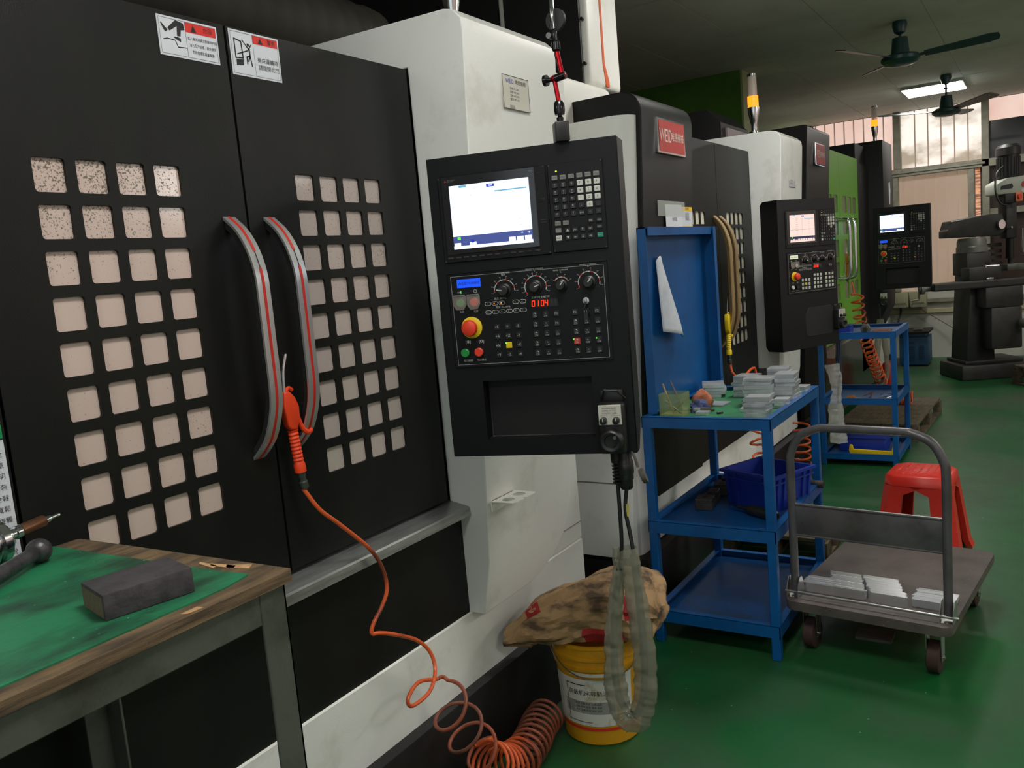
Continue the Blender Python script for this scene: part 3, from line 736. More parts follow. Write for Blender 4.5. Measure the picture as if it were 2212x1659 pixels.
sticker(tw, 'caution_sticker', 3.965, 4.105, 1.71, 1.862, yy, drw, [STK, mat('caution_yellow', rgb(230, 190, 40), .5), INK])
m = MB(); m.box(3.75, 3.96, yy-.004, yy-.0035, 1.62, 1.87); m.mi = 1; m.text('材料图', 3.86, 1.80, .02, yy-.0045)
for k in range(2): m.text('型号 工件编号 数量', 3.86, 1.745-.02*k, .011, yy-.0045)
nt2 = m.build('taped_notice', [PAPER, INK], tw, smooth=0)
m = MB(); m.box(3.66, 4.0, yy-.0048, yy-.0045, 1.815, 1.885); m.build('sticky_tape', PLASTC, nt2, smooth=0)
signal('tall signal light glowing amber on the second white column', 5.72, 1.62, 2.383)
# rear of second machine: splash roof, tool changer cover and column above it
m = MB(); m.box(3.32, 3.93, 1.8, 3.0, 2.2, 2.463, .03, 3); m.build('roof_cover', WHT, M2)
m = MB(); m.box(3.74, 4.10, 1.815, 2.3, 2.46, 3.12, .03, 3); m.mi = 1; m.box(3.722, 3.739, 1.845, 2.25, 2.46, 3.0); m.box(3.75, 4.3, 2.3, 3.3, 2.3, 3.2)
m.mi = 2; m.box(3.885, 3.905, 1.8125, 1.82, 2.58, 3.1); m.prism([(3.885, 2.58), (3.905, 2.58), (3.945, 2.50), (3.945, 2.475), (3.91, 2.475)], 1.8125, 1.82, 'y')
m.mi = 0; m.box(3.70, 3.74, 1.83, 2.3, 2.99, 3.03); m.mi = 3
for z in (2.56, 2.76, 2.95): m.cyl((3.735, 1.832, z), (3.72, 1.832, z), .008)
m.build('tool_changer_cover', [WHT, mat('magazine_black', rgb(20, 20, 24), .5), mat('orange_stripe', rgb(214, 94, 40), .5), BLKM], M2)
m = MB(); m.prism([(2.0, 2.62), (1.9, 2.52), (1.9, 2.3), (2.6, 2.3), (2.6, 2.6)], 5.9, 6.53, 'x'); m.mi = 1; m.box(6.0, 6.5, 1.885, 1.9, 2.3, 2.49); m.build('rear_hood', [BLKM, mat('grey_pink_panel', rgb(150, 138, 140), .5)], M2)
m = MB(); m.box(3.62, 6.44, 1.73, 3.0, .5, 2.3); m.build('enclosure', BLKM, M2)

# ---------------------------------------------------------------- third machine (green doors)
M3 = thing('machining_center', 'farthest machining center with bright green doors and black column', 'machine', (8.5, 1.9, 0), 'machining centers in a row')
t3 = tower(M3, 6.55, 7.32, 2.50, .3, .05, rad=.02)
badge(t3, 6.77, 7.09, 2.225, 2.39, hfront(2.3)+.047)
gq = dict(cols=3, rows=5, px=.235, pz=.2, w_=.2, h_=.155, r=.03)
MP = mat('dim_pane', rgb(120, 132, 104), .2, spec=.8)
d5 = door(M3, 7.325, 8.28, .75, 2.44, 7.5, 1.08, mt=GRN3, pane=MP, cols=3, rows=5, px=.235, pz=.2, w_=.2, h_=.155, r=.03, y=1.6)
d6 = door(M3, 8.285, 9.18, .75, 2.44, 8.38, 1.08, mt=GRN3, pane=MP, cols=3, rows=5, px=.235, pz=.2, w_=.2, h_=.155, r=.03, y=1.6)
for d_, x in ((d5, 8.13), (d6, 8.38)):
    m = MB(); m.tube(spline([(x, 1.6, 1.31), (x, 1.53, 1.305), (x, 1.50, 1.35), (x, 1.497, 1.57), (x, 1.50, 1.79), (x, 1.53, 1.83), (x, 1.6, 1.835)], 5), .017, 12); m.build('handle', CHROME, d_)
m = MB(); m.box(6.55, 9.8, 1.66, 3.0, .3, 2.4); m.box(9.18, 9.8, 1.60, 1.66, .3, 2.4); m.build('enclosure', BLKM, M3)
m = MB(); m.box(6.55, 9.8, 1.60, 2.2, .1, .74); m.mi = 1; m.box(6.55, 9.8, 1.594, 1.60, .70, .72); m.build('lower_panel', [mat('glossy_black_panel', rgb(34, 32, 30), .18, spec=.7), CHROME], M3)
m = MB(); m.box(9.78, 10.4, 1.45, 2.3, .9, 2.655, .006); m.box(9.2, 9.785, 1.62, 2.6, .9, 2.60); m.prism([(1.45, .905), (1.62, .55), (2.3, .55), (2.3, .905)], 9.78, 10.4, 'x'); m.build('operator_column', BLKM, M3)
m = MB(); m.box(9.8, 11.0, 1.62, 2.4, .1, 2.2); m.build('end_cover', WALLW, M3)
m = MB(); m.prism([(10.12, 2.00), (10.2, 2.0), (10.22, 2.12), (10.24, 2.14), (10.22, 2.18), (10.2, 2.24), (10.12, 2.22)], 1.448, 1.4495, 'y'); m.build('torn_label', STK, M3, smooth=0)
signal('short dark-topped signal light glowing amber on the far black column', 9.98, 1.55, 2.657)
# ================================================================ CONTROL PENDANTS
def place(root, loc, rz):
    root.location = loc; root.rotation_euler = (0, 0, rz)
def knob(parent, x, z, r, h, y, ang, mt=None):
    m = MB(); m.lathe([(r*1.12, 0), (r*1.1, h*.2), (r*.86, h*.3), (r*.82, h), (r*.7, h*1.06), (.001, h*1.06)], (x, y, z), (0, -1, 0), n=24)
    m.mi = 1; dx, dz = math.sin(ang), math.cos(ang); yy = y-h*1.075; n = Vector((dz, -dx))*r*.09
    pg(m, [(x+dx*r*.1+n.x, z+dz*r*.1+n.y), (x+dx*r*.1-n.x, z+dz*r*.1-n.y), (x+dx*r*.95-n.x, z+dz*r*.95-n.y), (x+dx*r*.95+n.x, z+dz*r*.95+n.y)], yy)
    return m.build('knob', [mt or BLKP, INKW], parent, smooth=30)
def dial_ring(m, x, z, r, a0, a1, y, tick, mi_a, mi_b):
    N = 14
    for i in range(N):
        t0 = math.radians(a0+(a1-a0)*i/N); t1 = math.radians(a0+(a1-a0)*(i+.92)/N)
        m.mi = mi_a if i % 4 else mi_b
        pg(m, [(x+math.sin(t)*q, z+math.cos(t)*q) for t, q in ((t0, r), (t0, r+.0022), (t1, r+.0022), (t1, r))], y)
    m.mi = mi_a
    for i in range(tick+1):
        t = math.radians(a0+(a1-a0)*i/tick)
        stroke(m, [(x+math.sin(t)*(r+.003), z+math.cos(t)*(r+.003)), (x+math.sin(t)*(r+.0055), z+math.cos(t)*(r+.0055))], .0007, y)
        m.text(str(i*10), x+math.sin(t)*(r+.0088), z+math.cos(t)*(r+.0088), .0042, y)
SEG = {'0': 'abcdef', '1': 'bc', '2': 'abged', '3': 'abgcd', '4': 'fgbc', '8': 'abcdefg', ' ': ''}
def digits(m, s_, x, z, w_, h_, y):
    for k, ch in enumerate(s_):
        cx = x+k*w_*1.6; P = {'a': ((cx, z+h_), (cx+w_, z+h_)), 'b': ((cx+w_, z+h_), (cx+w_, z+h_/2)), 'c': ((cx+w_, z+h_/2), (cx+w_, z)), 'd': ((cx, z), (cx+w_, z)), 'e': ((cx, z), (cx, z+h_/2)), 'f': ((cx, z+h_/2), (cx, z+h_)), 'g': ((cx, z+h_/2), (cx+w_, z+h_/2))}
        for g in SEG[ch]:
            a, b_ = P[g]; a = (a[0]+(a[1]-z)*.08, a[1]); b_ = (b_[0]+(b_[1]-z)*.08, b_[1]); stroke(m, [a, b_], w_*.26, y)
def key(parent, x, z, w_, h_, mt, txt='', tm=None, y=-.006, ts=None, sub=None):
    m = MB(); m.box(x-w_/2, x+w_/2, y-.0022, y+.001, z-h_/2, z+h_/2, .0012, 1)
    m.mi = 1
    if txt: m.text(txt, x, z+(.0018 if sub else 0), ts or h_*.62, y-.0026)
    if sub: m.text(sub, x, z-h_*.26, h_*.30, y-.0026)
    return m.build('key', [mt, tm or INKW], parent, smooth=20)
def pendant(label, kind):
    t = thing('control_pendant', label, 'control panel', (0, 0, 0), 'machine control pendants')
    W_, H_, D_ = (.503, .794, .09) if kind == 1 else (.53, .915, .132)
    m = MB()
    if kind == 1: prof = [(0, 0), (0, H_), (D_, H_), (D_, .07), (D_-.05, 0)]
    else: prof = [(0, 0), (0, H_), (D_*.85, H_), (D_, H_-.02), (D_, .03), (D_*.85, 0)]
    if kind == 1:
        # front with a recessed pocket
        px0, px1, pz0, pz1 = .102, .397, .044, .204
        m.mi = 0
        for a in ((0, px0, 0, H_), (px1, W_, 0, H_), (px0, px1, 0, pz0), (px0, px1, pz1, H_)): m.poly([(a[0], 0, a[2]), (a[1], 0, a[2]), (a[1], 0, a[3]), (a[0], 0, a[3])])
        for a, b_ in (((px0, pz0), (px1, pz0)), ((px1, pz0), (px1, pz1)), ((px1, pz1), (px0, pz1)), ((px0, pz1), (px0, pz0))): m.poly([(a[0], 0, a[1]), (b_[0], 0, b_[1]), (b_[0], .045, b_[1]), (a[0], .045, a[1])])
        m.mi = 1; m.poly([(px0, .045, pz0), (px1, .045, pz0), (px1, .045, pz1), (px0, .045, pz1)]); m.mi = 0
        for x in (0, W_): m.poly([(x, p[0], p[1]) for p in prof])
        for a, b_ in zip(prof[1:], prof[2:]+prof[:1]): m.poly([(0, a[0], a[1]), (W_, a[0], a[1]), (W_, b_[0], b_[1]), (0, b_[0], b_[1])])
        bmesh.ops.remove_doubles(m.bm, verts=m.bm.verts, dist=1e-5)
        bevmod(m.build('pendant_case', [PENB, DARK], t, smooth=30), .003, 2, 60)
    else:
        m.prism(prof, 0, W_, 'x'); m.mi = 1
        m.prism([(.215, .09), (.235, .07), (.46, .07), (.48, .09), (.48, .23), (.46, .25), (.25, .25), (.215, .20)], -.0015, .002, 'y')
        bevmod(m.build('pendant_case', [PENB, DARK], t, smooth=30), .004, 2, 60)
    m = MB(); m.cyl((W_*.45, D_-.01, H_*.55), (W_*.45, D_+(.12 if kind == 1 else .10), H_*.55), .035); m.box(W_*.3, W_*.6, D_-.004, D_+.012, H_*.45, H_*.65, .003); m.build('swivel_arm', PENB, t)
    s = W_/.503 if kind == 2 else 1.0; o = 0.0 if kind == 1 else .034
    ks = 1.0 if kind == 1 else 1.05
    X = lambda x: x*ks+o
    Z = lambda z: (z-1.135)*1.0 + (0 if kind == 1 else .102)
    # monitor
    m = MB(); m.box(X(.028), X(.3195), -.005, .001, Z(1.657), Z(1.880), .002, 1); m.mi = 1
    for x in (.296, .3105): pass
    for z in (1.861, 1.797, 1.793, 1.744, 1.738): m.box(X(.297), X(.312), -.0062, -.005, Z(z), Z(z)+.0012)
    for x, z in ((.0315, 1.874), (.033, 1.661), (.314, 1.876), (.316, 1.662)): m.cyl((X(x), -.005, Z(z)), (X(x), -.0062, Z(z)), .0022, n=10)
    mon = m.build('monitor', [PENB, CAST], t)
    m = MB(); m.box(X(.0385), X(.2905), -.0075, -.004, Z(1.678), Z(1.878), .0015, 1); m.mi = 1
    m.text('MITSUBISHI', X(.067), Z(1.8682), .0042, -.0078); m.text('ELECTRIC', X(.0655), Z(1.8645), .0042, -.0078); m.text('M80', X(.2815), Z(1.868), .0055, -.0078)
    m.mi = 2; cx, cz = X(.0512), Z(1.866)
    for a in (90, 210, 330):
        u = Vector((math.cos(math.radians(a)), math.sin(math.radians(a)))); v = Vector((-u.y, u.x)); c = Vector((cx, cz))
        pg(m, [tuple(c), tuple(c+u*.002+v*.0012), tuple(c+u*.004), tuple(c+u*.002-v*.0012)], -.0078)
    m.build('bezel', [mat('glossy_bezel', rgb(24, 26, 30), .12, spec=.8), KEYG, INKR] if 'glossy_bezel' not in MATS else [MATS['glossy_bezel'], KEYG, INKR], mon)
    m = MB(); y = -.0082
    sx0, sx1, sz0, sz1, bz = X(.060), X(.2745), Z(1.691), Z(1.8535), Z(1.724)
    m.mi = 0; m.box(sx0, sx1, y, y+.0015, bz, sz1); m.mi = 1; m.box(sx0, sx1, y, y+.0015, sz0+.008, bz); m.mi = 0; m.box(sx0, sx1, y, y+.0015, sz0, sz0+.008)
    yy = y-.0003
    m.mi = 2; quad(m, X(.162), X(.183), sz1-.012, sz1-.0045, yy)
    m.mi = 0; m.text('编辑', X(.1725), sz1-.0085, .006, yy-.0002)
    m.mi = 3; quad(m, X(.183), X(.2685), sz1-.026, sz1-.0228, yy); quad(m, X(.087), X(.107), sz1-.007, sz1-.001, yy)
    m.mi = 4
    for x, z in ((.13, .012), (.21, .006), (.262, .006), (.178, .016), (.068, .055), (.245, .1), (.247, .115), (.118, .028)): m.text('N0', X(x), sz1-z, .0035, yy)
    if kind == 2:
        for k in range(9): m.text('X 000.000', X(.12), sz1-.02-.012*k, .005, yy); m.text('G54 G01', X(.225), sz1-.034-.01*k, .004, yy)
        quad(m, X(.165), X(.166), bz+.02, sz1-.02, yy); quad(m, X(.062), X(.272), bz+.04, bz+.041, yy)
    m.mi = 0
    for k in range(10):
        if kind == 1 and k not in (0, 2, 7, 8, 9): continue
        x = X(.062+.0213*k); quad(m, x, x+.018, sz0+.006, sz0+(.016 if k in (0, 2) else .019), yy)
    m.text('→', X(.265), bz-.006, .01, yy); m.text('1/4', X(.247), bz-.006, .005, yy)
    m.mi = 5; quad(m, X(.072), X(.0805), bz-.009, bz-.002, yy)
    m.mi = 2; pg(m, [(X(.113)+.0045*math.cos(a*PI/6), sz0+.018+.0045*math.sin(a*PI/6)) for a in range(12)], yy-.0002)
    m.build('screen', [G_SCR if kind == 1 else G_SCRP, G_SCRB if kind == 1 else G_SCRD, glow('menu_blue', rgb(20, 60, 210), .8) if 'menu_blue' not in MATS else MATS['menu_blue'], G_CYAN, INK, G_GRN], mon, smooth=0)
    for k in range(12 if kind == 1 else 12):
        x = X(.0473+.02146*k)
        m = MB(); m.box(x-.007, x+.007, -.0068, -.004, Z(1.6675), Z(1.6718), .0006, 1); m.build('soft_key', CAST, mon)
    # keyboard
    m = MB(); m.box(X(.3235), X(.4645), -.005, .001, Z(1.659), Z(1.8795), .002, 1); m.mi = 1
    for x, z in ((.328, 1.875), (.46, 1.875), (.328, 1.664), (.46, 1.664)): m.cyl((X(x), -.005, Z(z)), (X(x), -.0062, Z(z)), .0022, n=10)
    kb = m.build('keyboard', [PENB, CAST], t)
    m = MB(); m.box(X(.3445), X(.3485), -.0062, -.005, Z(1.858), Z(1.861)); m.build('indicator_lamp', mat('led_yellow_green', (0, 0, 0), .4, emit=rgb(200, 255, 60), estr=1.8) if 'led_yellow_green' not in MATS else MATS['led_yellow_green'], kb)
    c0, dx = .3415, .02117; r0, dz = 1.8435, .0182
    kw, kh = .0152, .0138
    for k in range(6): key(kb, X(c0+dx*k), Z(r0), kw, kh*.85, KEYG, 'FUNC', INK, ts=.0045)
    L_ = ['OA', 'NB', 'GC', 'XU', 'YV', 'ZW', 'FE', 'DL', 'HI', 'PJ', 'QK', 'RS', 'M;', 'S,', 'T[']
    for k, s_ in enumerate(L_): key(kb, X(c0+dx*(k % 3)), Z(r0-dz*(1+k//3)-.001*0), kw, kh, KEYB, s_[0], sub=s_[1], ts=.0065)
    for k, s_ in enumerate('789456123-0.'): key(kb, X(c0+dx*(3+k % 3)), Z(r0-dz*(1+k//3)), kw, kh, KEYB if s_ in '-.' else KEYW, s_, INKW if s_ in '-.' else INK, ts=.009)
    for k, s_ in enumerate(('EOB', '=', '/')): key(kb, X(c0+dx*(3+k)), Z(r0-dz*5), kw, kh, KEYB, s_, ts=.0055)
    for x in (c0, c0+.0205): key(kb, X(x), Z(1.731), kw, kh*.85, KEYG, 'PAGE', INK, ts=.004)
    for x, s_ in ((c0+dx*4, 'DEL'), (c0+dx*5, 'CAN')): key(kb, X(x), Z(1.731), kw, kh*.85, KEYB, s_, ts=.005)
    key(kb, X(c0), Z(1.7135), kw, kh*.85, KEYG); key(kb, X(c0), Z(1.6945), kw, kh, KEYW, 'RESET', INK, ts=.004)
    for k, s_ in enumerate(('▲', '|←', '↑', '→|')): key(kb, X(.3655+.0192*k), Z(1.712), kw, kh*.9, KEYB, s_, ts=.009)
    for k, s_ in enumerate(('▼', '←', '↓', '→')): key(kb, X(.3655+.0192*k), Z(1.694), kw, kh*.9, KEYB, s_, ts=.009)
    key(kb, X(.447), Z(1.7145), kw, kh*.85, KEYB, 'SHIFT', ts=.0045)
    key(kb, X(.4475), Z(1.6935), kw, kh*.9, MATS.get('key_teal') or mat('key_teal', rgb(34, 128, 104), .4), 'INPUT', ts=.0042)
    # operator panel
    m = MB(); m.box(X(.030), X(.4585), -.004, .001, Z(1.378), Z(1.6315), .0015, 1); m.box(X(.030), X(.4585), -.007, -.003, Z(1.6275), Z(1.6315), .001, 1)
    y = -.0044; m.mi = 1; rectl(m, X(.040), X(.449), Z(1.386), Z(1.621), y, .0007)
    ctr = ((.1859, 1.5752, .021, .0265), (.2697, 1.5777, .0205, .0275), (.3381, 1.5763, .018, .02), (.4096, 1.5786, .0195, .0265))
    m.mi = 1
    for (x, z, r, rr), a0, a1, tk, tt in zip(ctr, (-100, -130, -55, -115), (95, 110, 60, 105), (7, 12, 3, 7), ('MODE 模式选择', 'FEEDRATE OVERRIDE', 'RAPID OVERRIDE', 'SPINDLE OVERRIDE')):
        dial_ring(m, X(x), Z(z), rr, a0, a1, y, tk, 1, 2); m.mi = 1
        m.text(tt, X(x), Z(z)+rr+.0185, .005, y); m.text('%' if tt[0] != 'M' else '操作', X(x), Z(z)+rr+.0135, .006, y)
    m.text('主轴刀号', X(.268), Z(1.5505), .006, y); m.text('主轴刀杯', X(.293), Z(1.5505), .006, y); m.text('状态 (RUN)', X(.172), Z(1.555), .0065, y); m.text('报警 (ALARM)', X(.178), Z(1.5325), .0065, y)
    m.text('电源', X(.063), Z(1.527), .006, y); m.text('电源', X(.1025), Z(1.526), .006, y)
    m.text('[◉]', X(.073), Z(1.4465), .010, y); m.text('[◎]', X(.110), Z(1.4465), .010, y)
    m.text('程式启动', X(.069), Z(1.397), .0065, y); m.text('程式停止', X(.107), Z(1.397), .0065, y)
    m.text('ON', X(.060), Z(1.5785), .006, y); m.text('○', X(.1055), Z(1.5785), .012, y)
    m.mi = 4; quad(m, X(.0650), X(.0665), Z(1.5755), Z(1.5825), y-.0004)
    op = m.build('operator_panel', [PENB, INKW, INKR, KEYG, G_GRN], t, smooth=20)
    m = MB(); x0, x1, z0, z1 = X(.057), X(.122), Z(1.5905), Z(1.6125); m.box(x0, x1, -.006, -.003, z0, z1); m.mi = 1
    m.text('WEID', x0+.017, (z0+z1)/2-.0005, .0115, -.0063); m.text('唯德機械', x0+.047, (z0+z1)/2-.001, .0078, -.0063)
    m.build('logo_display', [G_BLUE, G_BLK] if kind == 1 else [MATS.get('cream_glow') or glow('cream_glow', rgb(230, 236, 200), .9), INK], op, smooth=0)
    for i, (x, z, r, rr) in enumerate(ctr): knob(op, X(x), Z(z), r*.78, .022, -.004, math.radians((-80, 70, 40, 40)[i]))
    def button(x, z, r, h, mt, gd=False, name='push_button'):
        m = MB(); m.lathe([(r*1.15, 0), (r*1.15, .003)], (X(x), -.004, Z(z)), (0, -1, 0)); m.mi = 1
        m.lathe([(r, .003), (r, h), (r*.85, h+.0015), (.001, h+.0015)], (X(x), -.004, Z(z)), (0, -1, 0))
        b_ = m.build(name, [KEYB, mt], op)
        return b_
    a_, c_ = (GBTN, RBTN) if kind == 1 else (KEYB, KEYW)
    button(.0635, 1.5515, .0115, .008, a_); button(.1018, 1.5515, .0115, .008, c_)
    for x in (.0635, .1018):
        m = MB(); m.prism([(X(x)+q[0], Z(1.5515)+q[1]) for q in ((-.0185, .018), (.0185, .018), (.0185, -.006), (.010, -.019), (-.010, -.019), (-.0185, -.006))], -.0172, -.0155, 'y', .0006); m.mi = 1; m.box(X(x)-.017, X(x)+.017, -.018, -.006, Z(1.5515)+.018, Z(1.5515)+.0205)
        m.build('button_guard', [MATS.get('guard_clear') or glassy('guard_clear', rgb(190, 180, 170), .2, .22), ZINC], op)
    button(.0645, 1.4185, .0115, .010, GBTN if kind == 1 else KEYW); button(.1027, 1.4185, .0115, .010, RBTN if kind == 1 else KEYB)
    m = MB(); m.lathe([(.0285, 0), (.0285, .003), (.0265, .004)], (X(.0875), -.004, Z(1.4842)), (0, -1, 0), n=36); m.mi = 1
    m.lathe([(.012, .004), (.014, .014), (.0205, .016), (.0215, .022), (.0195, .029), (.013, .0315), (.001, .032)], (X(.0875), -.004, Z(1.4842)), (0, -1, 0), n=32)
    m.build('emergency_stop', [YELB, RBTN], op)
    for r_ in range(2):
        for k in range(6):
            x, z = X(.1373+.01905*k), Z(1.5434-.0222*r_)
            if kind == 1 and r_ == 0 and k == 3: continue
            m = MB()
            pts = [(x+(.0045 if q < 6 else -.0045)+.0036*math.sin(PI*(q % 6)/5)*(1 if q < 6 else -1), z+.0045*math.cos(PI*(q % 6)/5)*(1 if q < 6 else -1)) for q in range(12)]
            for a in range(12): stroke(m, [pts[a], pts[(a+1) % 12]], .0011, -.0046)
            m.mi = 1 + (1 if (kind == 1 and r_ == 0 and k in (1, 2)) else 0)
            pg(m, [(x-.002+.0017*math.cos(q*PI/4), z+.0017*math.sin(q*PI/4)) for q in range(8)], -.0046)
            m.build('status_lamp', [INKW, KEYG if kind == 1 else KEYW, G_ORG], op, smooth=0)
    m = MB(); m.box(X(.2535), X(.327), -.0052, -.003, Z(1.524), Z(1.5465)); m.mi = 1
    for k in range(3): rectl(m, X(.2545+.0243*k), X(.2775+.0243*k), Z(1.5245), Z(1.5455), -.0055, .0005)
    m.mi = 2; s_ = '0104' if kind == 1 else '2208'
    digits(m, s_[:2], X(.2565), Z(1.5285), .0065, .0135, -.0056); digits(m, s_[2:], X(.281), Z(1.5285), .0065, .0135, -.0056)
    m.mi = 3
    for k in range(2): quad(m, X(.305+.0105*k), X(.3135+.0105*k), Z(1.527), Z(1.5435), -.0055)
    m.build('tool_display', [DARK, CAST, G_RED, CAST], op, smooth=0)
    m = MB(); m.lathe([(.0085, 0), (.0085, .006), (.003, .0065)], (X(.399), -.004, Z(1.533)), (0, -1, 0)); m.box(X(.3965), X(.4015), -.02, -.01, Z(1.527), Z(1.539), .001); m.mi = 1; m.tube([(X(.399), -.019, Z(1.528)), (X(.397), -.026, Z(1.515)), (X(.399), -.019, Z(1.503))], .0018, 6)
    m.box(X(.394), X(.404), -.0215, -.0195, Z(1.487), Z(1.505)); m.build('key_switch', [ZINC, BLKP], op)
    S1 = ['+5', '≋', '-5', '+4', '+Z', '-Y', '+X', 'W', '-X', '+Y', '-Z', '-4']
    kc = KEYB if kind == 1 else KEYW; tc_ = INKW if kind == 1 else INK
    rows = range(4) if kind == 1 else range(1, 4)
    for r_ in rows:
        for c in range(3):
            s_ = S1[r_*3+c]; yel = (r_, c) == (2, 1)
            key(op, X(.1565+.0289*c), Z(1.481-.0244*r_), .0165, .0165, YELB if yel else kc, '' if yel else s_, tc_, -.004, .010)
    for g0, gt in ((.262, {2: 'F3', 5: 'F4'}), (.3677, {0: 'F0', 2: 'F2', 1: 'F1'})):
        for r_ in (range(5) if kind == 1 else range(1, 5)):
            for c in range(3):
                i = r_*3+c; red = g0 > .3 and i == 9
                key(op, X(g0+.0285*c), Z(1.506-.0247*r_), .0165, .0165, (MATS.get('key_red') or mat('key_red', rgb(180, 50, 44), .4)) if red and kind == 1 else kc, gt.get(i, '') if i in gt else ('◔', '⌁', '◌')[c] if kind == 1 else '', tc_, -.004, .009, sub=None if i in gt else '工作')
    m = MB()
    for x, z in ((.1785, 1.438), (.3595, 1.4375), (.4185, 1.437)): m.sphere((X(x), -.0066, Z(z)), .0019, 8)
    m.build('green_led', G_GRN, op)
    return t
pen1 = pendant('large black control pendant in front of the nearest white column', 1)
place(pen1, (1.8135, 1.3715, 1.135), math.atan2(-.962, .273))
pen2 = pendant('black control pendant with pinkish screen and white keys on the second machine', 2)
place(pen2, (5.2, 1.36, .995), math.radians(-26))
bpy.context.view_layer.update()
pen3 = copy_tree(pen1); pen3['label'] = 'farthest black control pendant, hanging beside the green machine'
place(pen3, (9.05, 1.442, 1.137), math.radians(-90))

# ---------------------------------------------------------------- hand wheels (pendant local frame helper)
def handwheel(label, T, s=1.0):
    t = thing('handwheel_controller', label, 'handwheel', tuple(T.translation), 'hand-held pulse controllers')
    m = MB(); m.T = T; m.box(0, .068, -.045, 0, 0, .13, .008, 3); m.box(.004, .064, -.012, .002, .125, .16, .005); m.tube([(.008, -.014, .135), (.02, -.03, .162), (.052, -.03, .16), (.07, -.015, .138)], .003, 6); m.build('case', BLKP, t)
    m = MB(); m.T = T; m.box(.004, .062, -.0475, -.0445, .076, .127, .001, 1); m.mi = 1
    for k, s_ in enumerate(('IN-PENDANT', 'HAND-HOLD', 'CONTROLLER')): m.text(s_, .032, .119-.0065*k, .006, -.0479)
    m.text('OFF X Y Z', .018, .1005, .004, -.0479); m.text('X1 X10 X100', .048, .1005, .004, -.0479); m.build('face_plate', [SILV, INK], t, smooth=20)
    for x in (.017, .049):
        m = MB(); m.T = T; m.lathe([(.0095, 0), (.0085, .014), (.006, .015), (.001, .015)], (x, -.0475, .088), (0, -1, 0)); m.mi = 1; m.box(x-.001, x+.001, -.0632, -.0622, .088, .096); m.build('selector_knob', [BLKP, INKW], t)
    m = MB(); m.T = T; m.lathe([(.031, 0), (.031, .006), (.028, .018), (.024, .021), (.017, .019), (.015, .013), (.001, .013)], (.034, -.045, .036), (0, -1, 0), n=32); m.mi = 1; m.cyl((.046, -.064, .048), (.046, -.072, .048), .0045); m.build('pulse_dial', [BLKP, CHROME], t)
    return t
bpy.context.view_layer.update()
W1 = pen1.matrix_world @ Matrix.Translation((.413, -.002, .008))
handwheel('handwheel controller with silver plate hanging on the nearest control pendant', W1)
W2 = pen2.matrix_world @ Matrix.Translation((.485, .01, .09))
handwheel('handwheel controller hanging on the right edge of the second control pendant', W2)
W3 = pen3.matrix_world @ Matrix.Translation((.05, -.002, -.16))
handwheel('handwheel controller hanging below the farthest control pendant', W3)
# connector, cables and the plastic sleeve hanging under the nearest pendant
t = thing('cable_connector', 'black ribbed cable gland and plug under the nearest control pendant', 'connector', (1.94, .94, 1.0))
m = MB()
for k in range(7): m.lathe([(.009, 0), (.013, .002), (.013, .005), (.009, .007)], (1.952, .951, 1.05+.009*k))
m.lathe([(.014, 1.11), (.016, 1.16)], (1.952, .951, 0)); m.build('strain_relief', BLKP, t)
m = MB(); m.lathe([(.014, 1.035), (.017, 1.04), (.017, 1.06), (.02, 1.062), (.021, 1.11), (.018, 1.115), (.018, 1.15)], (1.96, .93, 0)); m.mi = 1; m.lathe([(.0205, 1.075), (.0218, 1.08), (.0218, 1.1), (.0205, 1.105)], (1.96, .93, 0)); m.build('plug', [BLKP, mat('dark_chrome', rgb(70, 72, 70), .35, .8)], t)
m = MB(); m.tube(spline([(1.95, .905, 1.14), (1.945, .893, 1.12), (1.94, .885, 1.10)], 4), .004, 6); m.lathe([(.018, 0), (.02, .004), (.02, .012), (.001, .013)], (1.94, .878, 1.075), (.3, -.8, .35)); m.build('dust_cap', mat('dusty_rubber', rgb(74, 72, 66), .7), t)
m = MB(); m.tube(spline([(1.952, .951, 1.055), (1.95, .95, .95), (1.95, .952, .88), (1.95, .962, .82)], 6), .0055, 8); m.tube(spline([(1.95, .962, .82), (1.95, .985, .70), (1.95, .998, .55), (1.95, .992, .45), (1.95, .968, .405), (1.95, .9605, .402)], 6), .0105, 10)
one(m, 'black_cable', BLKP, 'thin black cable hanging from the ribbed gland into the plastic sleeve', 'cable')
m = MB(); m.tube(spline([(1.96, .93, 1.04), (1.955, .936, .98), (1.955, .928, .92), (1.95, .918, .86)], 6), .0055, 8); m.tube(spline([(1.95, .918, .86), (1.95, .912, .74), (1.95, .909, .58), (1.95, .918, .47), (1.95, .94, .412), (1.95, .9595, .402)], 6), .0105, 10); m.mi = 1; m.tube([(1.9575, .9335, .995), (1.9565, .9335, .962)], .0062, 8)
one(m, 'black_cable', [BLKP, mat('yellow_tape', rgb(170, 160, 60), .5)], 'black cable with a yellow band hanging from the plug', 'cable')
def crumple(m, amp, sc, seed=0):
    for v in m.bm.verts:
        n = noise.noise_vector(v.co*sc + Vector((seed, seed, seed))); v.co += n*amp
m = MB(); P = spline([(1.95, .968, .875), (1.95, .968, .80), (1.95, .985, .70), (1.95, .998, .58), (1.95, 1.0, .48), (1.95, .99, .41), (1.95, .965, .385), (1.95, .935, .40), (1.95, .915, .46), (1.95, .908, .55), (1.95, .912, .66), (1.95, .925, .78), (1.95, .938, .885)], 7)
rad = [.012+.019*min(1, i/28) for i in range(len(P)-22)]+[.031-.003*min(1, k/18) for k in range(22)]
P2 = []
for p, q in zip(P, P[1:]): P2 += [p, (p+q)/2]
r2 = []
for p, q in zip(rad, rad[1:]): r2 += [p, (p+q)/2]
